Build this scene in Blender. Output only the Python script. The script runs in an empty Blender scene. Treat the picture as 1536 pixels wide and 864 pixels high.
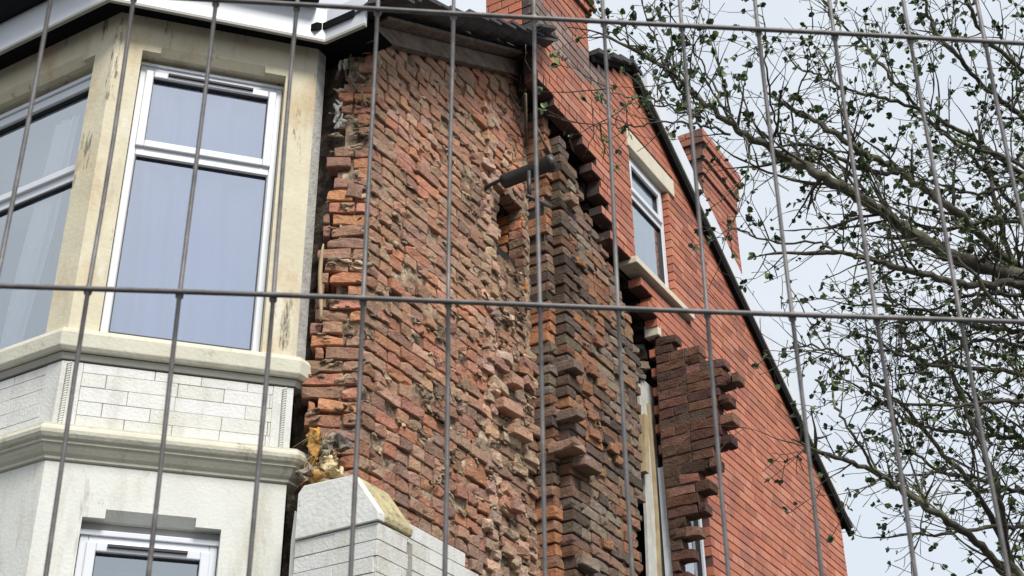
import bpy, math, random
import numpy as np
from mathutils import Vector, Matrix
random.seed(7); rs = np.random.RandomState(7)
SC = bpy.context.scene; COL = SC.collection

# ------------------------------------------------------------------ camera
F_PX = 2071.7; PITCH = .53081; ROLL = -.01608; YAW = .52517
def _basis():
    cp, sp = math.cos(PITCH), math.sin(PITCH); cr, sr = math.cos(ROLL), math.sin(ROLL)
    r = np.array([1, 0, 0.]); fw = np.array([0, cp, sp]); up = np.array([0, -sp, cp])
    r, up = cr*r+sr*up, -sr*r+cr*up
    c, s = math.cos(YAW), math.sin(YAW)
    Rz = np.array([[c, -s, 0], [s, c, 0], [0, 0, 1]])
    return Rz@r, Rz@up, Rz@fw
RT, UP, FW = _basis()
CAM = np.array([3.569, -5.047, 1.6])
cd = bpy.data.cameras.new('camera'); cam = bpy.data.objects.new('camera', cd); COL.objects.link(cam)
M = Matrix(((RT[0], UP[0], -FW[0], CAM[0]), (RT[1], UP[1], -FW[1], CAM[1]), (RT[2], UP[2], -FW[2], CAM[2]), (0, 0, 0, 1)))
cam.matrix_world = M
cd.sensor_width = 36; cd.lens = 36*F_PX/1536; cd.clip_start = .05; cd.clip_end = 2000
cd.dof.use_dof = True; cd.dof.focus_distance = 7.6; cd.dof.aperture_fstop = 30
SC.camera = cam

# ------------------------------------------------------------------ light
SUN_EL, SUN_AZ = 50, 124           # azimuth clockwise from +Y
w = bpy.data.worlds.new('World'); SC.world = w; w.use_nodes = True
nt = w.node_tree; nt.nodes.clear()
sky = nt.nodes.new('ShaderNodeTexSky'); sky.sky_type = 'NISHITA'; sky.sun_disc = False
sky.sun_elevation = math.radians(SUN_EL); sky.sun_rotation = math.radians(SUN_AZ)
tc = nt.nodes.new('ShaderNodeTexCoord'); nz = nt.nodes.new('ShaderNodeTexNoise'); nz.inputs['Scale'].default_value = 3.2; nz.inputs['Detail'].default_value = 5
cr_ = nt.nodes.new('ShaderNodeValToRGB')
cr_.color_ramp.elements[0].position = .3; cr_.color_ramp.elements[0].color = (3.1, 3.45, 3.85, 1)
cr_.color_ramp.elements[1].position = .68; cr_.color_ramp.elements[1].color = (3.75, 3.95, 4.18, 1)
mx = nt.nodes.new('ShaderNodeMix'); mx.data_type = 'RGBA'; mx.inputs[0].default_value = .96
bg = nt.nodes.new('ShaderNodeBackground'); bg.inputs[1].default_value = .100
ow = nt.nodes.new('ShaderNodeOutputWorld')
nt.links.new(tc.outputs['Generated'], nz.inputs['Vector']); nt.links.new(nz.outputs['Fac'], cr_.inputs[0])
nt.links.new(sky.outputs[0], mx.inputs[6]); nt.links.new(cr_.outputs[0], mx.inputs[7])
nt.links.new(mx.outputs[2], bg.inputs[0]); nt.links.new(bg.outputs[0], ow.inputs[0])
sd = bpy.data.lights.new('sun', 'SUN'); sd.energy = 1.9; sd.angle = math.radians(22); sd.color = (1, .96, .9)
so = bpy.data.objects.new('sun', sd); COL.objects.link(so)
_e, _a = math.radians(SUN_EL), math.radians(SUN_AZ)
sdir = Vector((math.sin(_a)*math.cos(_e), math.cos(_a)*math.cos(_e), math.sin(_e)))
so.rotation_euler = sdir.to_track_quat('Z', 'Y').to_euler(); so.location = (6, -8, 14)
SC.view_settings.view_transform = 'Standard'; SC.view_settings.look = 'None'
SC.view_settings.gamma = 1; SC.view_settings.exposure = 1.2; SC.view_settings.use_curve_mapping = False

# ------------------------------------------------------------------ numpy noise
def _h(i, j, k, s):
    n = (i*374761393 + j*668265263 + k*2147483647 + s*1274126177) & 0xffffffff
    n = ((n ^ (n >> 13))*1274126177) & 0xffffffff
    return ((n ^ (n >> 16)) & 0xffff)/65535.*2-1
def noise(P, s=0):
    P = np.asarray(P, float); I = np.floor(P).astype(np.int64); f = P-I; f = f*f*(3-2*f)
    out = 0
    for a in (0, 1):
        for b in (0, 1):
            for c in (0, 1):
                wgt = (f[:, 0] if a else 1-f[:, 0])*(f[:, 1] if b else 1-f[:, 1])*(f[:, 2] if c else 1-f[:, 2])
                out = out+wgt*_h(I[:, 0]+a, I[:, 1]+b, I[:, 2]+c, s)
    return out
def noise3(P, s=0): return np.stack([noise(P, s), noise(P+17.3, s+1), noise(P-9.1, s+2)], 1)

# ------------------------------------------------------------------ mesh builder
class Fr:                                   # a wall frame: origin, u along, n outward
    def __init__(s, o, u, n): s.o = np.array(o, float); s.u = np.array(u, float); s.n = np.array(n, float)
    def P(s, u, z, d=0): return s.o+s.u*u+s.n*d+np.array([0, 0, z])
    def A(s, arr): return s.o+arr[:, 0:1]*s.u+arr[:, 1:2]*np.array([0, 0, 1.])+arr[:, 2:3]*s.n
_lat = {}
def lattice(nu, nz_, nd):
    k = (nu, nz_, nd)
    if k in _lat: return _lat[k]
    idx = {}; V = []; Fc = []
    def v(a, b, c):
        if (a, b, c) not in idx: idx[(a, b, c)] = len(V); V.append((a, b, c))
        return idx[(a, b, c)]
    for b in range(nz_):
        for c in range(nd):
            Fc.append((v(0, b, c), v(0, b, c+1), v(0, b+1, c+1), v(0, b+1, c))); Fc.append((v(nu, b, c), v(nu, b+1, c), v(nu, b+1, c+1), v(nu, b, c+1)))
    for a in range(nu):
        for c in range(nd):
            Fc.append((v(a, 0, c), v(a+1, 0, c), v(a+1, 0, c+1), v(a, 0, c+1))); Fc.append((v(a, nz_, c), v(a, nz_, c+1), v(a+1, nz_, c+1), v(a+1, nz_, c)))
    for a in range(nu):
        for b in range(nz_):
            Fc.append((v(a, b, 0), v(a, b+1, 0), v(a+1, b+1, 0), v(a+1, b, 0))); Fc.append((v(a, b, nd), v(a+1, b, nd), v(a+1, b+1, nd), v(a, b+1, nd)))
    _lat[k] = (np.array(V), np.array(Fc)); return _lat[k]
class MB:
    def __init__(s): s.V = []; s.F = []; s.C = []; s.n = 0; s.S = []
    def add(s, V, Fc, col=(.5, .5, .5), smooth=False):
        V = np.asarray(V, float); m = len(V)
        s.V.append(V); c = np.ones((m, 4)); c[:, :3] = col; s.C.append(c)
        for f in Fc: s.F.append(tuple(int(i)+s.n for i in f)); s.S.append(smooth)
        s.n += m
    def box(s, F, u0, u1, z0, z1, d0, d1, col=(.5, .5, .5)):
        A = np.array([(u, z, d) for u in (u0, u1) for z in (z0, z1) for d in (d0, d1)])
        V = F.A(A)
        s.add(V, [(0, 1, 3, 2), (4, 6, 7, 5), (0, 4, 5, 1), (2, 3, 7, 6), (0, 2, 6, 4), (1, 5, 7, 3)], col)
    def cbox(s, F, u0, u1, z0, z1, d0, d1, col, c=.003, tilt=None, back=None):   # chamfered brick
        L, Q = lattice(3, 3, 3); A = np.zeros((len(L), 3))
        for ax, (a, b) in enumerate(((u0, u1), (z0, z1), (d0, d1))):
            t = np.array([a, a+c, b-c, b]); A[:, ax] = t[L[:, ax]]
        ext = ((L == 0) | (L == 3)).sum(1); ctr = np.array([(u0+u1)/2, (z0+z1)/2, (d0+d1)/2])
        for ax in range(3):
            e = (L[:, ax] == 0) | (L[:, ax] == 3)
            mv = e & (ext >= 2); A[mv, ax] -= np.sign(A[mv, ax]-ctr[ax])*c*.42
        if tilt is not None:
            A[:, 2] += (A[:, 0]-ctr[0])*tilt[0]+(A[:, 1]-ctr[1])*tilt[1]
        s.add(F.A(A), Q, col)
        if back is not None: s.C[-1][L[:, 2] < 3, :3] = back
    def rbrick(s, F, u0, u1, z0, z1, d0, d1, col, amp=.007, seed=0, rot=(0, 0, 0), smooth=False, dens=1):
        nu = max(3, int(round((u1-u0)/.04*dens))); nzz = max(2, int(3*dens)); nd = max(2, int(3*dens))
        nu = max(4, nu); nzz = max(4, nzz); nd = 4
        L, Q = lattice(nu, nzz, nd)
        half = np.array([(u1-u0)/2, (z1-z0)/2, (d1-d0)/2]); T = np.zeros((len(L), 3))
        for ax, nn in enumerate((nu, nzz, nd)):
            e = min(.3, .0045/max(half[ax], .001)); tt = np.concatenate([[-1], np.linspace(-1+e, 1-e, nn-1), [1]]); T[:, ax] = tt[L[:, ax]]
        ctr = np.array([(u0+u1)/2, (z0+z1)/2, (d0+d1)/2])
        A = T*half
        ext = (np.abs(T) > .999).sum(1)
        A -= (ext >= 2)[:, None]*np.sign(T)*(np.abs(T) > .999)*.0022*(.4+1.2*rs.rand(len(T), 1))
        for _c in range(random.choice((0, 1, 1, 2)) if amp > .004 else random.choice((0, 0, 1))):   # chipped corners and edges
            cp = np.array([random.choice((-1, 1, random.uniform(-1, 1)))*half[0], random.choice((-1, 1))*half[1], half[2]]); rr = random.uniform(.012, .032)
            dd = np.linalg.norm(A-cp, axis=1); wv = np.clip(1-dd/rr, 0, 1)[:, None]; A = A-wv*np.sign(cp)*np.array([.3, .35, .6])*rr*.9
        Pn = A+ctr+seed*3.1
        A = A+noise3(Pn*22, 3)*amp+noise3(Pn*60, 9)*amp*.45
        ry, rz, rx = rot
        A[:, 0], A[:, 1] = A[:, 0]*math.cos(ry)-A[:, 1]*math.sin(ry), A[:, 0]*math.sin(ry)+A[:, 1]*math.cos(ry)
        A[:, 0], A[:, 2] = A[:, 0]*math.cos(rz)-A[:, 2]*math.sin(rz), A[:, 0]*math.sin(rz)+A[:, 2]*math.cos(rz)
        A[:, 1], A[:, 2] = A[:, 1]*math.cos(rx)-A[:, 2]*math.sin(rx), A[:, 1]*math.sin(rx)+A[:, 2]*math.cos(rx)
        c = np.array(col)*(1+.10*noise(Pn*14, 5))[:, None]
        s.add(F.A(A+ctr), Q, np.clip(c, .004, .9), smooth)
    def prism(s, pts, dvec, col=(.5, .5, .5)):      # polygon pts (3-D) extruded by dvec
        P0 = np.array(pts, float); n = len(P0); V = np.vstack([P0, P0+np.array(dvec)])
        s.add(V, [tuple(range(n))[::-1], tuple(range(n, 2*n))]+[(i, (i+1) % n, n+(i+1) % n, n+i) for i in range(n)], col)
    def tube(s, pts, rad, k=6, col=(.5, .5, .5), smooth=True):
        pts = [np.array(p, float) for p in pts]; n = len(pts)
        if not hasattr(rad, '__len__'): rad = [rad]*n
        V = []; pv = None
        for i, p in enumerate(pts):
            t = pts[min(i+1, n-1)]-pts[max(i-1, 0)]; t = t/(np.linalg.norm(t)+1e-9)
            if pv is None:
                a = np.array([0, 0, 1.]) if abs(t[2]) < .9 else np.array([1., 0, 0]); pv = np.cross(t, a)
            pv = pv-t*(pv@t); pv = pv/(np.linalg.norm(pv)+1e-9); q = np.cross(t, pv)
            for j in range(k):
                an = 2*math.pi*j/k; V.append(p+rad[i]*(math.cos(an)*pv+math.sin(an)*q))
        Fc = [(i*k+j, i*k+(j+1) % k, (i+1)*k+(j+1) % k, (i+1)*k+j) for i in range(n-1) for j in range(k)]
        Fc += [tuple(range(k))[::-1], tuple((n-1)*k+j for j in range(k))]
        s.add(V, Fc, col, smooth)
    def sweep(s, plan, prof, col=(.5, .5, .5), z=0):  # profile (offset, z) swept along plan polyline, outward = right-hand side
        n = len(plan); P = [np.array(p, float) for p in plan]; N = []
        def nrm(a, b): t = (b-a)/np.linalg.norm(b-a); return np.array([t[1], -t[0]])
        segs = [nrm(P[i], P[i+1]) for i in range(n-1)]
        for i in range(n):
            if i == 0: N.append(segs[0])
            elif i == n-1: N.append(segs[-1])
            else:
                m = segs[i-1]+segs[i]; m = m/np.linalg.norm(m); N.append(m/(m@segs[i]))
        k = len(prof); V = []
        for i in range(n):
            for d, zz in prof: q = P[i]+N[i]*d; V.append((q[0], q[1], zz+z))
        Fc = [(i*k+j, (i+1)*k+j, (i+1)*k+(j+1) % k, i*k+(j+1) % k) for i in range(n-1) for j in range(k)]
        Fc += [tuple(range(k)), tuple((n-1)*k+j for j in range(k))[::-1]]
        s.add(V, Fc, col)
    def build(s, name, mat, parent=None, bevel=0, fix=True, flat=False):
        me = bpy.data.meshes.new(name); V = np.vstack(s.V)
        base = np.zeros(3)
        me.from_pydata(V.tolist(), [], s.F); me.update()
        ca = me.color_attributes.new('tint', 'FLOAT_COLOR', 'POINT'); ca.data.foreach_set('color', np.vstack(s.C).astype(np.float32).ravel())
        me.polygons.foreach_set('use_smooth', s.S)
        if fix:
            import bmesh
            b = bmesh.new(); b.from_mesh(me); bmesh.ops.recalc_face_normals(b, faces=b.faces); b.to_mesh(me); b.free()
        me.materials.append(mat)
        o = bpy.data.objects.new(name, me); COL.objects.link(o)
        if parent is not None: o.parent = parent; o.matrix_parent_inverse = pinv(parent)
        if bevel:
            m = o.modifiers.new('bevel', 'BEVEL'); m.width = bevel; m.segments = 2; m.limit_method = 'ANGLE'; m.harden_normals = False
        return o
def wm(o):
    m = Matrix.Translation(o.location)
    if o.parent: return wm(o.parent) @ o.matrix_parent_inverse @ m
    return m
def pinv(p): return wm(p).inverted()
def thing(name, label, cat, loc=(0, 0, 0), group=None, parent=None):
    o = bpy.data.objects.new(name, None); COL.objects.link(o); o.location = loc; o.empty_display_size = .2
    if parent is not None: o.parent = parent; o.matrix_parent_inverse = pinv(parent)
    if label: o['label'] = label
    if cat: o['category'] = cat
    if group: o['group'] = group
    return o
def tag(o, label, cat, group=None, kind=None):
    o['label'] = label; o['category'] = cat
    if group: o['group'] = group
    if kind: o['kind'] = kind
    return o

# ------------------------------------------------------------------ materials
def mat(name, base=(.5, .5, .5), rough=.8, attr=False, nscale=8, namt=.15, bump=0, bscale=60, dark=None, metallic=0, spec=.5, detail=6):
    m = bpy.data.materials.new(name); m.use_nodes = True; t = m.node_tree; b = t.nodes['Principled BSDF']
    b.inputs['Roughness'].default_value = rough; b.inputs['Metallic'].default_value = metallic
    b.inputs['Specular IOR Level'].default_value = spec
    L = t.links.new
    co = t.nodes.new('ShaderNodeTexCoord')
    if attr: a = t.nodes.new('ShaderNodeAttribute'); a.attribute_name = 'tint'; src = a.outputs['Color']
    else: a = t.nodes.new('ShaderNodeRGB'); a.outputs[0].default_value = (*base, 1); src = a.outputs[0]
    n = t.nodes.new('ShaderNodeTexNoise'); n.inputs['Scale'].default_value = nscale; n.inputs['Detail'].default_value = detail; n.inputs['Roughness'].default_value = .65
    L(co.outputs['Object'], n.inputs['Vector'])
    mr = t.nodes.new('ShaderNodeMapRange'); mr.inputs[1].default_value = .3; mr.inputs[2].default_value = .7; mr.inputs[3].default_value = 1-namt; mr.inputs[4].default_value = 1+namt
    L(n.outputs['Fac'], mr.inputs[0])
    mm = t.nodes.new('ShaderNodeVectorMath'); mm.operation = 'SCALE'; L(src, mm.inputs[0]); L(mr.outputs[0], mm.inputs['Scale']); out = mm.outputs[0]
    for spec_ in (dark or []):
        # (colour, scale, lo, hi, (sx,sy,sz))
        c, sc, lo, hi, st = spec_
        mp = t.nodes.new('ShaderNodeMapping'); mp.inputs['Scale'].default_value = st; L(co.outputs['Object'], mp.inputs[0])
        n2 = t.nodes.new('ShaderNodeTexNoise'); n2.inputs['Scale'].default_value = sc; n2.inputs['Detail'].default_value = 8; n2.inputs['Roughness'].default_value = .7
        L(mp.outputs[0], n2.inputs['Vector'])
        m2 = t.nodes.new('ShaderNodeMapRange'); m2.inputs[1].default_value = lo; m2.inputs[2].default_value = hi; L(n2.outputs['Fac'], m2.inputs[0])
        mi = t.nodes.new('ShaderNodeMix'); mi.data_type = 'RGBA'; L(m2.outputs[0], mi.inputs[0]); L(out, mi.inputs[6]); mi.inputs[7].default_value = (*c, 1); out = mi.outputs[2]
    L(out, b.inputs['Base Color'])
    if bump:
        n3 = t.nodes.new('ShaderNodeTexNoise'); n3.inputs['Scale'].default_value = bscale; n3.inputs['Detail'].default_value = 5
        L(co.outputs['Object'], n3.inputs['Vector']); bp = t.nodes.new('ShaderNodeBump'); bp.inputs['Strength'].default_value = bump; bp.inputs['Distance'].default_value = .01
        L(n3.outputs['Fac'], bp.inputs['Height']); L(bp.outputs[0], b.inputs['Normal'])
    return m
M_red = mat('red_brick', attr=True, rough=.75, nscale=30, namt=.14, bump=.35, bscale=90, dark=[((.20, .09, .065), 1.7, .50, .85, (1, 1, .5)), ((.13, .065, .05), 6, .60, .9, (1, 1, .3)), ((.55, .36, .29), 7, .58, .85, (1, 1, .5))])
M_rough = mat('old_brick', attr=True, rough=.95, nscale=35, namt=.25, bump=.8, bscale=70, spec=.2, dark=[((.48, .36, .25), 16, .60, .78, (1, 1, 1.4)), ((.07, .05, .04), 7, .62, .85, (1, 1, 1))])
M_soot_shade = mat('sooty_shaded_brick', attr=True, rough=.95, nscale=30, namt=.25, bump=.8, bscale=70, spec=.15, dark=[((.04, .03, .026), 5, .56, .82, (1, 1, 1)), ((.34, .27, .20), 22, .66, .85, (1, 1, 1))])
M_mortar = mat('old_mortar', (.50, .39, .27), 1, nscale=25, namt=.3, bump=1, bscale=50, spec=.1, dark=[((.09, .06, .045), 9, .38, .60, (1, 1, 1))])
M_cream = mat('cream_painted_stone', (.62, .565, .42), .8, nscale=5, namt=.08, bump=.25, bscale=40, spec=.25,
    dark=[((.50, .36, .20), 3.0, .52, .72, (1, 1, .6)), ((.13, .11, .085), 10, .595, .665, (1, 1, .2)), ((.36, .32, .24), 4, .56, .8, (1.4, 1.4, .25)), ((.70, .66, .55), 6, .56, .7, (1, 1, .4))])
M_sill = mat('weathered_cream_sill', (.58, .56, .46), .85, nscale=7, namt=.08, bump=.3, bscale=50, spec=.25,
    dark=[((.30, .28, .17), 9, .57, .72, (1, 1, 1)), ((.12, .11, .08), 24, .66, .78, (1, 1, .6))])
M_white = mat('white_painted_masonry', (.64, .645, .60), .6, nscale=5, namt=.06, bump=.2, bscale=60, spec=.35,
    dark=[((.44, .42, .34), 4, .50, .74, (1.2, 1.2, .28)), ((.34, .33, .27), 13, .60, .75, (1, 1, .18)), ((.20, .18, .13), 26, .64, .76, (1, 1, .4))])
M_whitebrick = mat('white_painted_brick', attr=True, rough=.6, nscale=9, namt=.06, bump=.35, bscale=70, spec=.35,
    dark=[((.44, .41, .33), 5, .50, .74, (1, 1, .3)), ((.16, .13, .1), 30, .64, .76, (1, 1, .5))])
M_upvc = mat('white_window_plastic', (.68, .70, .74), .3, nscale=3, namt=.03, spec=.5)
M_fascia = mat('white_fascia_board', (.66, .68, .72), .35, nscale=3, namt=.04, dark=[((.45, .43, .38), 5, .60, .85, (1, 1, .15))])
M_seal = mat('dark_window_seal', (.03, .03, .035), .6)
M_grey = mat('grey_head_board', (.42, .42, .40), .7, nscale=6, namt=.1)
M_edge = mat('grey_board_edge', (.36, .35, .31), .7, nscale=6, namt=.1)
M_black = mat('black_soffit_board', (.010, .010, .011), .95, spec=.08)
M_gutter = mat('black_plastic_gutter', (.010, .010, .012), .75, spec=.2)
M_timber = mat('weathered_timber', (.16, .12, .09), .9, nscale=10, namt=.3, bump=.6, bscale=40, dark=[((.035, .028, .024), 6, .5, .7, (6, 1, 6)), ((.26, .2, .15), 14, .6, .75, (6, 1, 6))])
M_tile = mat('black_roof_tile', (.035, .035, .04), .7, nscale=12, namt=.3, bump=.5, bscale=50, dark=[((.16, .16, .13), 20, .66, .78, (1, 1, 1))])
M_iron = mat('black_iron_pipe', (.035, .035, .038), .5, nscale=20, namt=.3, bump=.3, bscale=60, dark=[((.16, .13, .11), 14, .58, .75, (1, 1, 1))])
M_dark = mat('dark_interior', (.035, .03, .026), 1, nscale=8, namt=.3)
M_plaster = mat('pale_lining_board', (.50, .50, .46), .8, nscale=8, namt=.12, bump=.3, bscale=30, dark=[((.30, .24, .15), 6, .55, .75, (8, 8, .5))])
M_pine = mat('bare_pine_batten', (.40, .31, .18), .8, nscale=8, namt=.2, dark=[((.2, .13, .07), 8, .5, .75, (8, 8, .5))])
M_stone = mat('pale_sandstone', (.62, .56, .44), .8, nscale=8, namt=.08, bump=.3, bscale=60, dark=[((.34, .30, .2), 10, .58, .76, (1, 1, 1))])
M_cap = mat('lichen_stained_stone', (.42, .36, .20), .9, nscale=16, namt=.3, bump=.7, bscale=60, dark=[((.14, .12, .07), 14, .5, .68, (1, 1, 1)), ((.62, .55, .36), 26, .58, .72, (1, 1, 1))])
M_capw = mat('painted_stone_cap', (.70, .70, .66), .8, nscale=9, namt=.07, bump=.4, bscale=50, dark=[((.50, .48, .36), 7, .5, .75, (1, 1, .5)), ((.22, .21, .15), 28, .62, .74, (1, 1, .6))])
M_rub = mat('broken_rubble', attr=True, rough=1, nscale=30, namt=.35, bump=1, bscale=50, spec=.1, dark=[((.05, .04, .03), 12, .52, .75, (1, 1, 1))])
M_curt = mat('lavender_net_curtain', (.68, .72, .98), .9, nscale=4, namt=.05)
M_curtw = mat('white_curtain', (.82, .85, .90), .9, nscale=4, namt=.04)
M_curtg = mat('pale_blind', (.66, .70, .70), .9, nscale=3, namt=.06)
M_wire = mat('galvanised_wire', (.13, .12, .118), .55, nscale=60, namt=.35, metallic=.3, dark=[((.24, .22, .20), 40, .55, .75, (1, 1, 1))])
M_bark = mat('bark', attr=True, rough=.9, nscale=25, namt=.3, bump=.8, bscale=60, dark=[((.15, .16, .075), 7, .50, .66, (1, 1, 1))])
M_leaf = mat('leaf', attr=True, rough=.55, nscale=20, namt=.2)
M_ground = mat('asphalt', (.055, .055, .055), .95, nscale=20, namt=.2, bump=.4, bscale=80)
M_rear = mat('plain_brick', (.30, .12, .08), .9, nscale=9, namt=.3)

def glass_mat(name, tint, refl, trans=.97):
    m = bpy.data.materials.new(name); m.use_nodes = True; t = m.node_tree; t.nodes.clear()
    o = t.nodes.new('ShaderNodeOutputMaterial'); g = t.nodes.new('ShaderNodeBsdfGlossy'); g.inputs['Roughness'].default_value = .03; g.inputs['Color'].default_value = (*tint, 1)
    tr = t.nodes.new('ShaderNodeBsdfTransparent'); tr.inputs[0].default_value = (trans, trans, trans*1.02, 1)
    mi = t.nodes.new('ShaderNodeMixShader'); fr = t.nodes.new('ShaderNodeFresnel'); fr.inputs[0].default_value = 1.5
    ad = t.nodes.new('ShaderNodeMath'); ad.operation = 'ADD'; ad.inputs[1].default_value = refl; ad.use_clamp = True
    n = t.nodes.new('ShaderNodeTexNoise'); n.inputs['Scale'].default_value = 1.6; bp = t.nodes.new('ShaderNodeBump'); bp.inputs['Strength'].default_value = .05; bp.inputs['Distance'].default_value = .05
    t.links.new(n.outputs['Fac'], bp.inputs['Height']); t.links.new(bp.outputs[0], g.inputs['Normal'])
    t.links.new(fr.outputs[0], ad.inputs[0]); t.links.new(ad.outputs[0], mi.inputs[0]); t.links.new(tr.outputs[0], mi.inputs[1]); t.links.new(g.outputs[0], mi.inputs[2]); t.links.new(mi.outputs[0], o.inputs[0])
    return m
M_glass = glass_mat('window_glass', (.88, .93, .97), .42)
M_glassb = glass_mat('bay_glass', (.84, .89, 1), .55, .98)

# ------------------------------------------------------------------ setting
g = MB(); g.add([(-400, -400, 0), (400, -400, 0), (400, 400, 0), (-400, 400, 0)], [(0, 1, 2, 3)])
ground = g.build('ground', M_ground, fix=False); ground['kind'] = 'structure'

house = thing('terraced_house', 'end of terrace red brick house with a collapsed gable wall and white painted bay', 'house', (-2, 3, 0))
UVEC = np.array([math.sin(math.radians(42)), math.cos(math.radians(42)), 0]); NVEC = np.array([UVEC[1], -UVEC[0], 0])
BC = np.array([-1.27, -1.03, 0])                                     # bay corner
FC = Fr(BC, UVEC, NVEC); FF = Fr(BC, (-1, 0, 0), (0, -1, 0))          # canted face / front face of bay
FG = Fr((0, 0, 0), (0, 1, 0), (1, 0, 0))                              # gable plane x = 0
LC = 1.12; BD = BC+UVEC*LC; BAYPLAN = [(-4.05, -1.03), (BC[0], BC[1]), (BD[0], BD[1]), (BD[0], BD[1]+.075)]
RIDGE_Y, RIDGE_Z = 3.1, 8.80
def zfront(y): return 7.07+(RIDGE_Z-7.07)/RIDGE_Y*y
def zrear(y): return RIDGE_Z-(RIDGE_Z-6.30)/(7.36-RIDGE_Y)*(y-RIDGE_Y)
def interp(z, tab):                                                    # tab: (z,u) descending z
    zs = [a for a, b in tab][::-1]; us = [b for a, b in tab][::-1]; return float(np.interp(z, zs, us))

# ------------------------------------------------------------------ brick layers
PAL_RED = [(.43, .145, .083), (.47, .16, .090), (.39, .13, .076), (.49, .18, .105), (.44, .15, .078), (.35, .12, .078), (.50, .20, .125)]
PAL_OLD = [(0.589, 0.262, 0.165), (0.58, 0.30, 0.205), (0.538, 0.251, 0.165), (0.614, 0.274, 0.171), (0.58, 0.29, 0.19), (0.461, 0.262, 0.187), (0.512, 0.319, 0.22), (0.60, 0.34, 0.24), (0.56, 0.25, 0.15), (0.41, 0.228, 0.154), (0.64, 0.376, 0.253)]
PAL_FLUE = [(.22, .15, .11), (.16, .115, .09), (.27, .175, .125), (.29, .185, .13), (.22, .175, .14), (.30, .165, .10), (.13, .10, .082), (.25, .195, .15)]
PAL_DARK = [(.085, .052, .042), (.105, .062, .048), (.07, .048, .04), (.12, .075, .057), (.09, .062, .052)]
def jit(c, a=.1):
    f = 1+random.uniform(-a, a); return np.array([c[0]*f, c[1]*f*(1+random.uniform(-a, a)*.4), c[2]*f*(1+random.uniform(-a, a)*.5)])
def sub(iv, hole):
    out = []
    for a, b in iv:
        if hole[1] <= a or hole[0] >= b: out.append((a, b)); continue
        if hole[0] > a: out.append((a, hole[0]))
        if hole[1] < b: out.append((hole[1], b))
    return out
def courses(z0, z1, p=.075):
    k0 = int(math.floor(z0/p)); return [(k, k*p) for k in range(k0, int(math.ceil(z1/p))) if k*p+p > z0 and k*p < z1]
def red_bricks(mb, F, z0, z1, rows, d0, d1, pal=PAL_RED, mort=(.12, .055, .042), joint=.0078, c=.003, start=0, jd=.0018, rec=.007, bond=True, stain=None, edge=False):
    for k, zc in courses(z0, z1):
        header = bond and k % 5 == 2; L = .1125 if header else .225
        off = (.1125 if k % 2 else 0)+(.056 if header else 0)
        for a, b in rows(zc+.0375, k):
            if b-a < .025: continue
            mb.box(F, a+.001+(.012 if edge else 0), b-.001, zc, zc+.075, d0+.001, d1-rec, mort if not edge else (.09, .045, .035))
            i = math.floor((a-start-off)/L); u = start+off+i*L
            while u < b:
                ua, ub = max(a, u), min(b, u+L)
                if ub-ua > .02:
                    cc = jit(random.choice(pal), .09)
                    if stain: cc = stain((ua+ub)/2, zc, cc)
                    e = random.uniform(-jd, jd)
                    mb.cbox(F, ua+joint/2, ub-joint/2, zc+joint/2, zc+.075-joint/2, d0, d1+e, cc, c, (random.uniform(-.008, .008), random.uniform(-.02, .02)), (.045, .032, .027) if edge and (ua < a+.65 and ub < 2.9) else None)  # rear and side faces near black: the void's shade put into the colour
                u += L
def old_bricks(mb, F, z0, z1, rows, d0, d1, pal, amp=.006, depth=.012, start=0, miss=.02, rot=.03, joint=.011, colf=None, hd=.35, wav=.0):
    for k, zc in courses(z0, z1):
        header = random.random() < hd; L = .115 if header else .228
        off = random.choice((0, .11))+random.uniform(0, .03)
        for a, b in rows(zc+.0375, k):
            if b-a < .03: continue
            u = a-off
            while u < b:
                l = L*random.uniform(.93, 1.05); ua, ub = max(a, u), min(b, u+l); u += l
                if ub-ua < .035 or random.random() < miss: continue
                um = (ua+ub)/2; dz = wav*float(noise(np.array([[um*1.3, zc*1.1, 2.]]), 4)[0])
                cc = jit(random.choice(pal), .14)
                if colf: cc = colf(um, zc, cc)
                e = random.gauss(0, depth)-(.04 if random.random() < .04 else 0)
                mb.rbrick(F, ua+joint/2, ub-joint/2, zc+joint/2+dz, zc+.075-joint/2+dz, d0+min(0, e), d1+e, cc, amp, seed=random.uniform(0, 99), rot=(random.gauss(0, rot), random.gauss(0, rot*1.3), random.gauss(0, rot)))
def mortar_sheet(mb, F, u0, u1, z0, z1, d, amp=.02, res=.016, seed=0, clip=None, lump=0):
    nu = max(2, int((u1-u0)/res)); nzz = max(2, int((z1-z0)/res))
    U, Z = np.meshgrid(np.linspace(u0, u1, nu+1), np.linspace(z0, z1, nzz+1)); U = U.ravel(); Z = Z.ravel()
    P = np.stack([U, Z, np.full_like(U, seed)], 1)
    D = d+amp*(noise(P*np.array([9, 14, 1]), seed)*.6+noise(P*np.array([30, 42, 1]), seed+3)*.4)+lump*np.maximum(0, noise(P*np.array([5, 6, 1]), seed+7)-.35)
    V = F.A(np.stack([U, Z, D], 1)); n = nu+1; Fc = []
    for j in range(nzz):
        for i in range(nu):
            q = j*n+i
            if clip and not clip((U[q]+U[q+1])/2, (Z[q]+Z[q+n])/2): continue
            Fc.append((q, q+1, q+n+1, q+n))
    mb.add(V, Fc, (.4, .3, .2), True)
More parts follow.
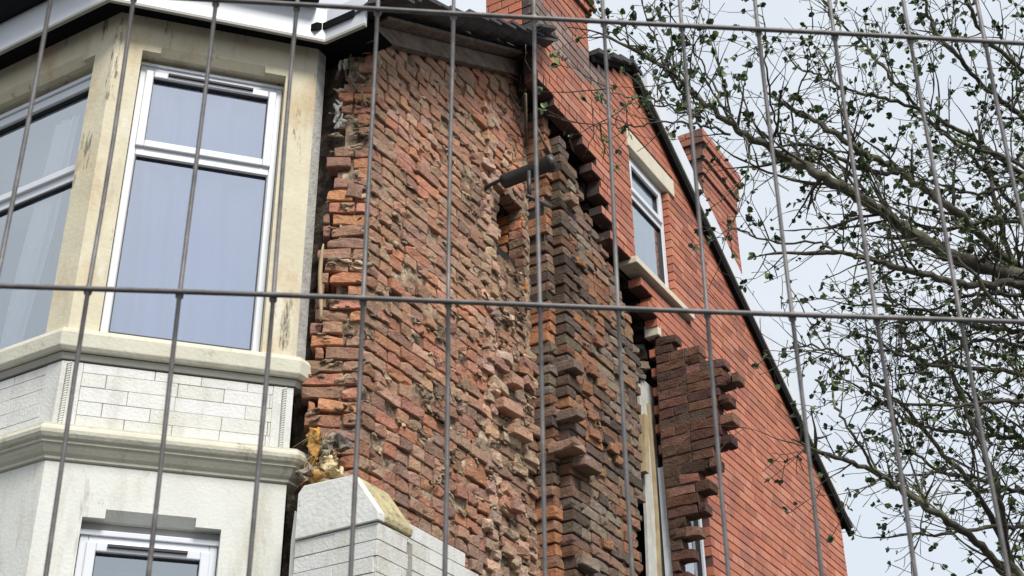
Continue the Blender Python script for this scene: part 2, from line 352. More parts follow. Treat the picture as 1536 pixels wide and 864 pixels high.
def mortar_smears(mb, F, spots, d, size=(.02, .06)):
    for u, z in spots:
        a = random.uniform(*size)*1.25; b = a*random.uniform(.16, .34)
        L, Q = lattice(4, 3, 2); T = L/np.array([4, 3, 2])*2-1; T = T/np.maximum(.6, np.linalg.norm(T, axis=1))[:, None]
        A = T*np.array([a, b, random.uniform(.004, .010)]); A = A+noise3(A*45+random.uniform(0, 50), 2)*a*.35
        r = random.uniform(-.5, .35); A[:, 0], A[:, 1] = A[:, 0]*math.cos(r)-A[:, 1]*math.sin(r), A[:, 0]*math.sin(r)+A[:, 1]*math.cos(r)
        mb.add(F.A(A+np.array([u, z, d+random.uniform(-.006, .008)])), Q, (.5, .4, .3), True)

# --- outer gable leaf (x = 0)
JAG = [(9, 1.5), (7.62, 1.5), (7.60, 1.98), (7.55, 2.16), (7.49, 2.30), (7.2, 2.41), (7.04, 2.51), (6.90, 2.66), (6.88, 2.86), (6.74, 3.14), (6.58, 3.22), (6.50, 3.36), (6.3, 3.36), (0, 3.36)]
W1 = (2.955, 3.655, 6.93, 7.965); W2 = (3.36, 3.925, 3.6, 5.45)
random.seed(3); jagr = [random.uniform(-.045, .05) for _ in range(200)]
def rows_gable(z, k):
    a = 1.5 if z > 7.63 else interp(z, JAG)+jagr[k]*(1 if z > 6.55 or z < 5.6 else .5)+(.05 if k % 2 else -.05)
    a = max(1.5, a)
    b = min(7.24, RIDGE_Y+(RIDGE_Z-z)/((RIDGE_Z-6.30)/(7.36-RIDGE_Y))-.02)
    lo = (z-7.07)/((RIDGE_Z-7.07)/RIDGE_Y)+.02 if z > 7.07 else 0
    a2 = max(a, lo)
    iv = [(a2, b)] if b > a2 else []
    if z > 7.63: iv = [(1.5, 2.345)]+([(max(2.345, lo), b)] if b > max(2.345, lo) else [])
    if W1[2] < z < W1[3]: iv = sub(iv, (W1[0], W1[1]))
    if 6.86 < z < 6.935: iv = sub(iv, (2.86, 3.90))
    if 7.96 < z < 8.14: iv = sub(iv, (2.93, 3.79))
    if z < W2[3]: iv = sub(iv, (W2[0]-.2, W2[1]))
    return iv
def stain_g(u, z, c):
    if 8.08 < z < 8.42 and u < 2.6 and random.random() < .75: return np.array((.25, .17, .14))*random.uniform(.6, 1.25)
    if 7.8 < z < 8.1 and 1.5 < u < 1.9 and random.random() < .2: return np.array((.5, .45, .38))
    if u > 6.6 and random.random() < .3: return c*1.12
    if 6.6 < z < 8 and u > 3.7 and random.random() < .25: return c*.72
    return c
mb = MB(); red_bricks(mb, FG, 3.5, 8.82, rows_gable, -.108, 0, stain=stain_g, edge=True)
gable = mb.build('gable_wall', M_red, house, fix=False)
gable['label'] = 'sound red brick outer leaf of the gable with a stepped broken edge'
# --- inner leaf behind it
def rows_inner(z, k):
    b = 4.3; a = interp(z, JAG)+(.02 if k % 2 else -.06)+jagr[(k*7) % 200]*.8
    if z > 7.6: a = 1.95
    if z < 6.3: a = 3.42
    lo = (z-7.07)/((RIDGE_Z-7.07)/RIDGE_Y)+.05; b = min(b, RIDGE_Y+(RIDGE_Z-z)/.587-.1)
    a = max(a, lo); iv = [(a, b)] if b > a else []
    if W1[2]-.05 < z < W1[3]: iv = sub(iv, (W1[0], W1[1]))
    if z < W2[3]: iv = sub(iv, (W2[0]-.2, W2[1]))
    return iv
mb = MB(); old_bricks(mb, FG, 4.4, 8.7, rows_inner, -.335, -.118, PAL_DARK, miss=.0, depth=.004, rot=.012, hd=.5, joint=.009, amp=.003, colf=lambda u, z, c: c*.32)  # tint cut to near black, painting the shade inside the cavity
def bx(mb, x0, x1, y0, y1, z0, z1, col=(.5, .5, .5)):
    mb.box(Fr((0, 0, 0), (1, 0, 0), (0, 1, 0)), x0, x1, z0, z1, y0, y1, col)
inner = mb.build('inner_wall_leaf', M_soot_shade, house, fix=False)
# solid remainder of the house shell
mb = MB()
bx(mb, -.34, -.12, 4.3, 7.23, 0, 6.38); bx(mb, -.11, 0, 4.0, 7.24, 0, 3.45); bx(mb, -6.5, -.34, 7.0, 7.24, 0, 6.36)
mb.prism([(-.13, 4.3, 6.38), (-.13, 7.2, 6.38), (-.13, 4.3, zrear(4.3)-.06)], (-.2, 0, 0))
bx(mb, -6.5, -6.3, 0, 7.0, 0, 6.3)
bx(mb, -.30, -.12, 3.93, 4.3, 0, 4.45)
mb.build('rear_wall', M_rear, house)
mb = MB()
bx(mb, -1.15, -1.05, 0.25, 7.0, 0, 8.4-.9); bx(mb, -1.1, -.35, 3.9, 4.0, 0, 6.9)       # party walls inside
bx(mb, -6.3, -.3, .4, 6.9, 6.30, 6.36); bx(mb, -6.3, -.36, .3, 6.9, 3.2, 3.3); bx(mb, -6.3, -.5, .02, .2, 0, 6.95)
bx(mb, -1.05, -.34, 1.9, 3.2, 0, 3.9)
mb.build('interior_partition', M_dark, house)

# --- stripped inner wall at the front (P0)
X0 = -.24; FP = Fr((X0, 0, 0), (0, 1, 0), (1, 0, 0))
random.seed(11)
def in_niche(u, z): return 1.36 < u < 1.70 and 6.22 < z < 6.76
def rows_p0(z, k):
    b = 1.80+.02*math.sin(k*1.7)
    if z > 7.0: b = 1.72
    if z > 7.55: b = 1.62
    if 5.5 < z < 7.5: b = min(b, 1.725)
    a = random.uniform(-.008, .01)
    iv = [(max(a, (z-6.97)/.54 if z > 6.97 else a), b)]
    iv = [(p, q) for p, q in iv if q > p]
    if 6.22 < z < 6.76: iv = sub(iv, (1.37+random.uniform(-.04, .03), 1.675))
    return iv
def col_p0(u, z, c):
    n = float(noise(np.array([[u*2.3, z*1.7, 1.]]), 31)[0])
    if n > .15: c = c*.5+np.array((.40, .25, .17))*.5*random.uniform(.8, 1.15)
    if u > 1.25 and z < 6.5: c = c*.5+np.array((.33, .23, .155))*.5
    if z < 5 and random.random() < .35: c = c*.75+np.array((.06, .05, .05))
    if u < .08: c = c*.9
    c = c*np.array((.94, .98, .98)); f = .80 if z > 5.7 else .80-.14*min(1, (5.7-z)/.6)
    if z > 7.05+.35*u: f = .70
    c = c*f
    if noise(np.array([[u*1.6, z*1.1, 8.]]), 12)[0] < -.3: c = c*np.array((.80, .84, .88))
    return c
mb = MB(); old_bricks(mb, FP, 3.55, 7.95, rows_p0, -.11, 0, PAL_OLD, amp=.0055, depth=.0055, miss=.014, rot=.014, joint=.009, hd=.5, colf=col_p0, wav=.012)
# ragged ledge of broken header stubs along the flue scar and bottom right
for i in range(60):
    u = 1.20+random.uniform(-.06, .06); z = 4.0+i*.057+random.uniform(-.02, .02)
    mb.rbrick(FP, u, u+random.uniform(.06, .13), z, z+.06, -.02, random.uniform(.008, .032), jit(random.choice(((.46, .31, .22), (.40, .26, .19), (.34, .24, .18), (.50, .30, .20))), .15), .007, i, (random.gauss(0, .06), random.gauss(0, .1), 0))
for i in range(42):
    z = random.uniform(3.9, 5.65); u = random.uniform(1.25, 1.72)
    mb.rbrick(FP, u, u+random.uniform(.07, .2), z, z+.062, -.02, random.uniform(.008, .036), jit((.36, .26, .19) if random.random() < .5 else (.33, .19, .13), .25), .009, i, (random.gauss(0, .06), random.gauss(0, .1), 0))
for u, z, l in ((1.30, 5.12, .20), (1.42, 5.0, .2), (1.40, 4.52, .12), (1.40, 5.32, .12)):
    mb.rbrick(FP, u, u+l, z, z+.066, -.03, .075, jit((.40, .24, .17), .1), .006, u*9, (.04, .05, 0))
for u, z in ((.10, 6.02), (.08, 5.6)):           # dark clay air-brick lump at the corner
    pass
ow_ = mb.build('stripped_brick_wall', M_rough, house, fix=False)
ow_['label'] = 'stripped rough inner brickwork with ragged mortar'
mb = MB()
mortar_sheet(mb, FP, -.0, 1.80, 3.55, 7.9, -.021, amp=.018, seed=2, clip=lambda u, z: z < 6.95+.54*u and not in_niche(u, z), lump=.035)
sp = [(random.uniform(.0, 1.75), random.choice([k*.075 for k in range(48, 104)])+random.gauss(0, .008)) for _ in range(380)]
sp = [(u, z) for u, z in sp if z < 6.85+.54*u and not in_niche(u, z) and (noise(np.array([[u*2.3, z*2, 1.]]), 31)[0] > -.25 or random.random() < .4)]
mortar_smears(mb, FP, sp, -.001, (.012, .045))
sp = [(random.uniform(1.2, 1.75), random.uniform(3.9, 6.2)) for _ in range(90)]+[(random.uniform(.5, .9), random.uniform(4.4, 4.9)) for _ in range(25)]
mortar_smears(mb, FP, sp, .012, (.015, .045))
mb.build('ragged_mortar', M_mortar, house, fix=False)
# body behind and niche lining
mb = MB()
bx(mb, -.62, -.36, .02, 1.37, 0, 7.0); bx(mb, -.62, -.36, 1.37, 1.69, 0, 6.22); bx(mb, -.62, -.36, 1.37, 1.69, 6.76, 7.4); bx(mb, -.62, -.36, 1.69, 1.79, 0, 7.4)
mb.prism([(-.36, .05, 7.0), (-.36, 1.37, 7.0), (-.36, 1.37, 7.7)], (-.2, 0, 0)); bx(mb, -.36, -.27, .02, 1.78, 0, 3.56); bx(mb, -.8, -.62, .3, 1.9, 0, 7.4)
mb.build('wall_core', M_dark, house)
mb = MB()
for i in range(14):
    u = random.uniform(1.36, 1.60); mb.rbrick(Fr((-.45, 0, 0), (0, 1, 0), (1, 0, 0)), u, u+random.uniform(.05, .12), 6.17+random.uniform(0, .04), 6.24+random.uniform(0, .04), 0, random.uniform(.1, .2), jit((.30, .16, .10), .3), .012, i, (random.gauss(0, .3), random.gauss(0, .3), 0))
FN = Fr((-.55, 1.685, 0), (1, 0, 0), (0, -1, 0)); random.seed(5)
old_bricks(mb, FN, 6.16, 6.80, lambda z, k: [(0, .305)], -.03, .0, [(.62, .24, .11), (.66, .26, .09), (.52, .22, .12)], amp=.003, depth=.002, miss=0, rot=.005, hd=0)
FN2 = Fr((-.52, 1.40, 0), (0, 1, 0), (1, 0, 0))
old_bricks(mb, FN2, 6.2, 6.8, lambda z, k: [(0, .34)], -.03, .0, [(.34, .14, .09), (.38, .16, .09)], amp=.003, depth=.002, miss=0, rot=.005, hd=0)
mb.build('flue_niche', M_rough, house, fix=False)

# --- broken corner return, turned towards the bay
RV = np.array([-math.sin(math.radians(57)), -math.cos(math.radians(57)), 0]); RN = np.array([RV[1], -RV[0], 0]); RN = RN if RN @ (CAM-np.array([X0, 0, 0]))*1 > 0 else -RN
FR_ = Fr((X0-.002, -.002, 0), RV, RN); random.seed(21)
RET = [(7.3, .09), (6.85, .10), (6.72, .12), (6.68, .19), (6.4, .215), (5.9, .235), (5.2, .255), (4.75, .285), (4.5, .27), (4.36, .20), (4.2, .12), (3.5, .10)]
def rows_ret(z, k):
    b = interp(z, RET)+random.uniform(-.03, .03)
    if z > 7.0: return []
    return [(.0, b)]
mb = MB(); old_bricks(mb, FR_, 3.6, 6.98, rows_ret, -.10, -.004, [(.38, .18, .12), (.42, .19, .12), (.32, .18, .13), (.43, .20, .11), (.34, .20, .14), (.28, .17, .12)], amp=.006, depth=.007, miss=.07, rot=.03, joint=.012, hd=.35)
mb.build('broken_corner', M_rough, house, fix=False)
mb = MB(); mortar_sheet(mb, FR_, 0, .16, 3.6, 6.9, -.035, amp=.02, seed=9, lump=.04)
mortar_smears(mb, FR_, [(random.uniform(.02, .24), random.uniform(4.4, 6.7)) for _ in range(70)], -.002, (.010, .04))
mb.build('ragged_mortar', M_mortar, house, fix=False)
# dark cavity between corner and bay
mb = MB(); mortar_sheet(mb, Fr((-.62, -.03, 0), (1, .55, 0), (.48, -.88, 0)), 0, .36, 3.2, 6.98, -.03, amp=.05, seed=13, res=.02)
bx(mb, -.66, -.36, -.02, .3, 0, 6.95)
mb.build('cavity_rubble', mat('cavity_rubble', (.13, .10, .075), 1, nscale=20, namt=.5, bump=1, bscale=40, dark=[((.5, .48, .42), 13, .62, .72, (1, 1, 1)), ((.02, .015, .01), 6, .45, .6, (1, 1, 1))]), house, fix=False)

# --- flue columns
random.seed(31)
def colf_flue(u, z, c):
    c = c*.85
    n = float(noise(np.array([[u*3, z*1.9, 4.]]), 77)[0])
    if n > .5: return c*.5+np.array((.32, .13, .06))*.6*random.uniform(.6, 1.1)
    if n < -.3: return c*.7
    if u < 1.96 and z < 7.4: c = c*.62  # front bricks darkened again, painting shade on the front face
    return c
def pier(name, xf, y0, y1f, z0, z1, xb, label=None, colf=colf_flue, pal=PAL_FLUE, side_rows=None, depth=.007, miss=.0):
    mb = MB()
    Fs = Fr((xf, 0, 0), (0, 1, 0), (1, 0, 0)); Ff = Fr((0, y0, 0), (1, 0, 0), (0, -1, 0))
    for k, zc in courses(z0, z1):
        e = random.gauss(0, depth); e2 = random.gauss(0, depth); u = y0+e2; first = True
        end = y1f(zc) if callable(y1f) else y1f
        while u < end:
            l = (.228 if (k % 2 or random.random() < .3) else .115)*random.uniform(.95, 1.04)
            if first and k % 2 == 0: l = .115
            ub = min(end, u+l); cc = colf(u, zc, jit(random.choice(pal), .15))
            if ub-u > .03 and not (random.random() < miss and not first):
                ee = e if first else random.gauss(0, depth)
                mb.rbrick(Fs, u+.004, ub-.004, zc+.004, zc+.071, xb-xf if first else -.11, ee, cc, .0045, random.uniform(0, 99), (random.gauss(0, .012), random.gauss(0, .02), random.gauss(0, .01)))
            u = ub; first = False
    o = mb.build(name, M_soot_shade, house, fix=False)
    if label: o['label'] = label
    return o
C2 = [(7.42, 1.98), (7.25, 2.08), (7.0, 2.28), (6.75, 2.58), (6.45, 2.86), (6.03, 2.99), (5.2, 2.93), (4.48, 2.80), (3.6, 2.7)]
random.seed(33)
pier('flue_pier', -.125, 1.80, 1.895, 3.6, 7.62, -.36, 'narrow brick flue pier with orange and dark scorched courses', colf=lambda u, z, c: c*random.uniform(.5, .8) if noise(np.array([[1., z*2.2, 4.]]), 7)[0] < -.15 else (np.array((.37, .17, .09)) if random.random() < .5 else np.array((.30, .17, .11)))*random.uniform(.7, 1.1))
pier('chimney_breast', -.05, 1.885, lambda z: interp(z, C2)+random.uniform(-.05, .04), 3.6, 7.42, -.30, 'sooty dark brick chimney breast with ragged courses', miss=.012, depth=.006)
FB = Fr((-.05, 0, 0), (0, 1, 0), (1, 0, 0))
for u, z, l, d in ((1.84, 5.22, .1, .09), (1.90, 4.92, .2, .10), (1.88, 5.58, .12, .06), (1.78, 4.99, .14, .09), (1.95, 6.9, .1, .05), (1.9, 4.3, .2, .05)):
    mb = MB(); mb.rbrick(FB, u, u+l, z, z+.066, -.1, d, jit(random.choice(PAL_FLUE), .1), .005, u, (0, .05, 0)); mb.build('projecting_brick', M_soot_shade, house, fix=False)
for i in range(16):
    u, z = random.uniform(2.0, 2.7), random.uniform(4.2, 6.5)
    mb = MB(); mb.rbrick(FB, u, u+.11, z, z+.06, -.02, random.uniform(.01, .03), jit((.26, .13, .075), .2), .006, i, (.05, .1, 0)); mb.build('projecting_brick', M_soot_shade, house, fix=False)
mb = MB(); mortar_sheet(mb, FB, 1.92, 2.92, 3.6, 7.4, -.020, amp=.016, seed=4, clip=lambda u, z: u < interp(z, C2)-.05)
mortar_sheet(mb, Fr((-.125, 0, 0), (0, 1, 0), (1, 0, 0)), 1.81, 1.89, 3.6, 7.55, -.022, amp=.006, seed=5)
mortar_smears(mb, FB, [(u, z) for u, z in [(random.uniform(1.95, 2.85), random.uniform(3.8, 7.2)) for _ in range(130)] if u < interp(z, C2)-.05], -.003, (.008, .03))
mb.build('flue_mortar', mat('sooty_mortar', (.20, .155, .11), 1, nscale=25, namt=.35, bump=1, bscale=50, spec=.1, dark=[((.05, .04, .03), 9, .4, .65, (1, 1, 1))]), house, fix=False)
mb = MB(); bx(mb, -.36, -.16, 1.90, 2.6, 0, 6.9); bx(mb, -.34, -.16, 1.82, 2.0, 0, 7.4); bx(mb, -.14, -.06, 1.95, 2.6, 0, 3.6)
mb.build('wall_core', M_dark, house)
# crumbling dark debris behind the break
random.seed(8); FD = Fr((-.18, 0, 0), (0, 1, 0), (1, 0, 0))
for i in range(34):
    t = random.random(); z = 7.45-t*1.35; u = interp(z, C2)+random.uniform(-.02, .22)
    mb = MB(); mb.rbrick(FD, u, u+random.choice((.11, .2)), z, z+.064, -.1, random.uniform(-.12, .03), jit(random.choice(PAL_DARK), .3)*.45, .008, i, (random.gauss(0, .1), random.gauss(0, .25), 0)); mb.build('loose_brick', M_soot_shade, house, fix=False)  # tint pulled towards black to paint deep shade behind the break
for i in range(10):
    u, z = random.uniform(3.05, 3.32), random.uniform(6.05, 6.4)
    mb = MB(); mb.rbrick(FD, u, u+.1, z, z+.06, -.1, random.uniform(-.05, .1), jit((.2, .17, .14), .3), .012, i, (random.gauss(0, .4), random.gauss(0, .4), 0)); mb.build('loose_brick', M_soot_shade, house, fix=False)

# --- projecting fragment of cross wall at y = 3.3
random.seed(41)
FX = Fr((0, 3.30, 0), (1, 0, 0), (0, -1, 0))
FRG = [(6.50, .02), (6.42, .06), (6.34, .14), (6.27, .26), (6.19, .33), (6.12, .44), (6.05, .50), (5.96, .52), (5.88, .43), (5.74, .45), (5.60, .44), (5.5, .41), (5.4, .31), (5.25, .25), (5.15, .24), (5.04, .15), (4.9, .10), (4.77, .07), (4.66, .0), (3.6, -.03)]
mb = MB()
for k, zc in courses(4.2, 6.50):
    b = interp(zc+.0375, FRG)+(random.uniform(.015, .075) if k % 2 else -random.uniform(.0, .06)); a = -.05; u = a-(.11 if k % 2 else 0)
    while u < b:
        l = .225 if random.random() < .75 else .1125; ua, ub = max(a, u), min(b, u+l); u += l
        if b-ub < .06: ub = b; u = b
        if ub-ua < .03: continue
        out = ub >= b-.001
        cc = jit(random.choice(PAL_DARK), .22)*np.array((1.15, .98, .9))*(1.45 if random.random() < .18 else 1)
        mb.rbrick(FX, ua+.003, ub-.003, zc+.003, zc+.072, -.105, random.gauss(0, .003)+.03*math.sin((zc-4.6)*1.7), cc, .005, random.uniform(0, 99), (random.gauss(0, .008), random.gauss(0, .012), random.gauss(0, .008)))
    if b > a+.12: mb.box(FX, a, b-.10, zc, zc+.075, -.10, -.005+.03*math.sin((zc-4.6)*1.7), (.10, .07, .052))
fr = mb.build('wall_fragment', M_soot_shade, house, fix=False); fr['label'] = 'dark brown brick wall fragment with a toothed broken edge'
# pale lining boards in the gap
mb = MB(); FL = Fr((-.10, 0, 0), (0, 1, 0), (1, 0, 0))
def strip(u0a, u0b, za, zb, wdt, d, n=14, bow=.0, dd=.02):
    pts = []
    for i in range(n+1):
        t = i/n; z = za+(zb-za)*t; u = u0a+(u0b-u0a)*t+bow*math.sin(math.pi*t); pts.append((u, z))
    for i in range(n):
        (ua, z1), (ub, z2) = pts[i], pts[i+1]
        V = [FL.P(ua, z1, d), FL.P(ua+wdt, z1, d), FL.P(ub+wdt, z2, d), FL.P(ub, z2, d)]
        mb.prism(V, FL.n*-dd)
strip(3.02, 3.11, 4.0, 6.02, .14, -.02, bow=.03)
strip(3.17, 3.24, 4.0, 6.12, .20, -.05, bow=.05)
mb.build('lining_board', M_plaster, house)
mb = MB(); strip(3.15, 3.22, 4.0, 5.9, .028, .0, bow=.04, dd=.03); mb.build('pine_batten', M_pine, house)
mb = MB(); strip(3.02, 3.07, 5.3, 5.75, .06, .03, dd=.05)
mb.build('pine_batten', M_pine, house)
mb = MB(); bx(mb, -.12, -.004, 3.27, 3.40, 6.46, 6.56); mb.build('stone_chip', M_stone, house, bevel=.006)

# --- chimney stack
def rows_c(z, k): return [(0, .41)]
mb = MB(); FCh = Fr((-.41, 1.5, 0), (1, 0, 0), (0, -1, 0)); random.seed(51)
PAL_CH = [(.46, .125, .065), (.50, .14, .07), (.43, .115, .06), (.47, .15, .08)]
# front face bricks keep to x<-.108 so they butt against the gable leaf
red_bricks(mb, FCh, 7.95, 8.85, lambda z, k: [(0, .302)], -.10, 0, PAL_CH, start=.0775)
red_bricks(mb, Fr((-.108, 1.5, 0), (1, 0, 0), (0, -1, 0)), 8.85, 9.5, lambda z, k: [(-.302, .108)], -.10, 0, PAL_CH)
red_bricks(mb, FG, 8.82, 9.5, lambda z, k: [(1.6, 2.345)], -.108, 0, PAL_CH)
bx(mb, -.409, -.112, 1.6, 2.343, 7.7, 9.5, (.03, .025, .02));  # core coloured near black, painting the dark space below the stack
for j, (e, z) in enumerate(((.03, 8.86), (.055, 9.46))):
    for kk in range(2 if j == 0 else 3):
        e2 = e+.02*kk; zz = z+.075*kk
        red_bricks(mb, Fr((e2, 0, 0), (0, 1, 0), (1, 0, 0)), zz-.0, zz+.01, lambda q, k: [(1.5-e2, 2.345+e2)], -.1, 0, PAL_CH)
        bx(mb, -.41-e2, e2-.004, 1.5-e2, 1.5-e2+.1, zz-zz % .075+.003, zz-zz % .075+.072, (.37, .12, .075))
        bx(mb, -.41-e2, e2-.004, 2.345+e2-.1, 2.345+e2-.002, zz-zz % .075+.003, zz-zz % .075+.072, (.37, .12, .075))
ch = mb.build('chimney', M_red, house, fix=False); ch['label'] = 'red brick chimney stack on the front slope above the collapse'
# second chimney on the rear slope
mb = MB(); FG2 = Fr((-.1, 0, 0), (0, 1, 0), (1, 0, 0)); Ff2 = Fr((-.7, 4.78, 0), (1, 0, 0), (0, -1, 0))
PAL_C2 = [(c[0]*.85, c[1]*.85, c[2]*.9) for c in PAL_RED]
C2Y0, C2Y1, C2T = 4.78, 5.56, 9.2
red_bricks(mb, FG2, 7.5, C2T, lambda z, k: [(C2Y0, C2Y1)], -.1, 0, PAL_C2)
red_bricks(mb, Ff2, 7.5, C2T, lambda z, k: [(0, .498)], -.1, 0, PAL_C2)
bx(mb, -.695, -.2, C2Y0+.1, C2Y1-.003, 7.4, C2T, (.2, .08, .05))
for kk, (e, z) in enumerate(((.022, 8.85), (.022, 8.925), (.045, 9.0), (.045, 9.075), (.07, 9.15), (.07, 9.225))):
    q0, q1 = C2Y0-e, C2Y1+e
    if e == 0: continue
    red_bricks(mb, Fr((-.1+e, 0, 0), (0, 1, 0), (1, 0, 0)), z+.005, z+.01, lambda zz, k: [(q0, q1)], -.12, 0, PAL_C2)
    red_bricks(mb, Fr((-.7-e, q0, 0), (1, 0, 0), (0, -1, 0)), z+.005, z+.01, lambda zz, k: [(0, .6+2*e-.12)], -.12, 0, PAL_C2)
ch = mb.build('chimney', M_red, house, fix=False); ch['label'] = 'second red brick chimney with stepped top behind the rear roof slope'

# ------------------------------------------------------------------ roof
roof = thing('roof', None, None, (-2, 3.1, 8.7), parent=house)
def slope_pt(x, y, dz=0): return (x, y, (zfront(y) if y < RIDGE_Y else zrear(y))+dz)
mb = MB(); T = .05
def slab(x0, x1, y0, y1, o0, o1):
    mb.prism([slope_pt(x0, y0, o0), slope_pt(x0, y1, o0), slope_pt(x0, y1, o1), slope_pt(x0, y0, o1)], (x1-x0, 0, 0))
slab(-6.6, -.42, -.35, RIDGE_Y, .03, .08); slab(-.42, -.20, -.3, 1.5, .03, .08); slab(-.42, -.0, 2.40, RIDGE_Y, .03, .08)
slab(-6.6, -.72, RIDGE_Y+.001, 7.45, .02, .08); slab(-.72, .0, RIDGE_Y+.001, 4.76, .02, .08); slab(-.72, .0, 5.58, 7.45, .02, .08)
mb.build('roof_deck', M_black, roof)
mb = MB(); random.seed(61); pz = (RIDGE_Z-7.07)/RIDGE_Y
y = -.27; i = 0
while y < 1.42:                      # interlocking tiles at the broken verge, laid course by course
    for xi in range(5):
        x1 = .10-xi*.21+random.uniform(-.02, .02) if xi else .10+random.uniform(-.05, .03); x0 = .10-(xi+1)*.21
        lift = random.uniform(-.006, .012)+(.02 if (xi == 0 and random.random() < .3) else 0)
        za = zfront(y)+.095+lift; zb = zfront(y+.2)+.080+lift*.3; th = .022
        n = 6; V = []; Fc = []
        for a in range(n+1):
            t = a/n; x = x0+(x1-x0)*t; wv = .016*math.cos(t*2*math.pi)
            V += [(x, y, za+wv), (x, y+.235, zb+wv), (x, y+.235, zb+wv-th), (x, y, za+wv-th)]
        for a in range(n):
            for b in range(4): Fc.append((a*4+b, a*4+(b+1) % 4, a*4+4+(b+1) % 4, a*4+4+b))
        Fc += [(0, 1, 2, 3), (n*4+3, n*4+2, n*4+1, n*4)]
        mb.add(V, Fc)
    y += .185; i += 1
for i in range(9):                   # loose broken tiles at the chimney end and at the eaves corner
    yy = random.choice((1.4, -.30)); x = random.uniform(-.3, .08); z = zfront(yy)+random.uniform(.02, .12)
    F_ = Fr((x, yy+random.uniform(-.1, .1), z), (random.uniform(.7, 1), random.uniform(-.6, .6), random.uniform(-.3, .3)), (random.uniform(-.5, .5), .9, random.uniform(.2, .7)))
    mb.box(F_, 0, .18, -.01, .01, 0, .2)
mb.build('roof_tiles', M_tile, roof)
mb = MB()
y = 1.9
for s_ in (1,):                      # rough slate edge right of the chimney up to the ridge
    for i in range(6):
        yy = 2.36+i*.13; mb.prism([slope_pt(-.3, yy, .07), slope_pt(-.3, yy+.17, .05), slope_pt(-.3, yy+.17, .085), slope_pt(-.3, yy, .115)], (.33+random.uniform(0, .05), 0, 0))
for i in range(20):
    yy = RIDGE_Y+.05+i*.215
    if 4.55 < yy < 5.57: continue
    mb.prism([slope_pt(-6.6, yy, .10), slope_pt(-6.6, yy+.23, .125), slope_pt(-6.6, yy+.23, .095), slope_pt(-6.6, yy, .08)], (6.63, 0, 0))
for i in range(13):
    yy = -.42+i*.27; mb.prism([slope_pt(-6.6, yy, .13), slope_pt(-6.6, yy+.28, .10), slope_pt(-6.6, yy+.28, .08), slope_pt(-6.6, yy, .09)], (5.60 if yy < 2.3 and yy > -1 else 6.4, 0, 0))
mb.build('slate_courses', M_tile, roof)
# exposed rafter beam along top of stripped wall
mb = MB()
mb.prism([(-.19, -.10, zfront(-.10)-.115), (-.19, 1.60, 7.07+pz*1.6-.145), (-.19, 1.60, 7.07+pz*1.6-.015), (-.19, -.10, zfront(-.10)+.0)], (-.06, 0, 0))
mb.prism([(-.10, -.10, zfront(-.10)+.004), (-.10, 1.5, zfront(1.5)+.0), (-.10, 1.5, zfront(1.5)+.025), (-.10, -.10, zfront(-.10)+.028)], (-.25, 0, 0))
mb.build('rafter', M_timber, roof, bevel=.004)
mb = MB(); random.seed(63)
for i in range(16):                  # splintered battens and dark debris where the roof breaks off
    p = np.array([random.uniform(-.30, -.05), random.uniform(1.45, 1.95), random.uniform(7.35, 7.85)])
    d = np.array([random.uniform(-.3, .12), random.uniform(-.2, .3), random.uniform(-.25, .2)])
    mb = MB(); mb.tube([p, p+d*.5, p+d], random.uniform(.005, .014), 4); mb.build('splintered_wood', M_timber, roof)
for i in range(14):
    p = np.array([random.uniform(-.42, -.25), random.uniform(-.12, .02), random.uniform(6.55, 7.0)]); d = np.array([random.uniform(-.12, .12), random.uniform(-.1, .05), random.uniform(-.2, .05)])
    mb = MB(); mb.tube([p, p+d*.5+rs.randn(3)*.01, p+d], random.uniform(.004, .014), 4); mb.build('splintered_wood', M_timber, roof)
# verge on the rear slope: dark board against the wall, white bargeboard above it, lower end added as a bright sky halo
def zlow(y): return 8.376-.598*(y-3.45)
def bargeboard(name, x0, x1, f0, f1, mat_, ya, yb, yc=None):
    mb = MB(); n = 1
    mb.prism([(x0, ya, f0(ya)), (x0, yb, f0(yb)), (x0, yb, f1(yb)), (x0, ya, f1(ya))], (x1-x0, 0, 0)); return mb.build(name, mat_, roof, bevel=.003)
zr = lambda o: (lambda y: zrear(y)+o)
bargeboard('verge_board', .006, .045, zr(-.095), zr(-.01), M_black, 3.12, 7.42)
bargeboard('board_edge', .010, .062, zr(-.008), zr(.012), M_edge, 3.12, 7.43)
bb = bargeboard('bargeboard', .012, .058, zr(.014), zr(.25), M_fascia, 3.30, 7.36)
bb['label'] = 'white bargeboard along the rear verge, its lower end a stand-in for sky halo'
bargeboard('verge_board', .006, .03, lambda y: zfront(y)-.0, lambda y: zfront(y)+.06, M_black, 2.36, 3.10)
# bay roof fascia, soffit and gutter
mb = MB(); bayplan2 = [(-4.05, -1.03), (BC[0], BC[1])]
pl = [(-4.2, -1.03), (BC[0], BC[1])]
q = BC+UVEC*1.03
FASP = [(-4.2, -1.19), (BC[0]+.065, -1.19), (-.405, -.285), (-.125, -.285)]
mb.sweep(FASP, [(0, 6.862), (0, 7.085), (-.02, 7.085), (-.02, 6.862)]); mb.build('fascia', M_fascia, roof, bevel=.002)
mb = MB(); mb.sweep(FASP, [(.001, 6.845), (.001, 6.862), (-.02, 6.862), (-.02, 6.845)]); mb.build('board_edge', M_edge, roof)
mb = MB(); mb.add([(-4.2, -1.17, 6.905), (BC[0]+.055, -1.17, 6.905), (-.42, -.27, 6.905), (-.13, -.27, 6.905), (-.13, .0, 6.905), (-4.2, .0, 6.905)], [(0, 1, 2, 3, 4, 5)])
mb.add([(-4.2, -1.17, 7.07), (BC[0]+.055, -1.17, 7.07), (-.42, -.27, 7.07), (-.13, -.27, 7.07), (-.13, .0, 7.2), (-4.2, .0, 7.3)], [(0, 1, 2, 3, 4, 5)])
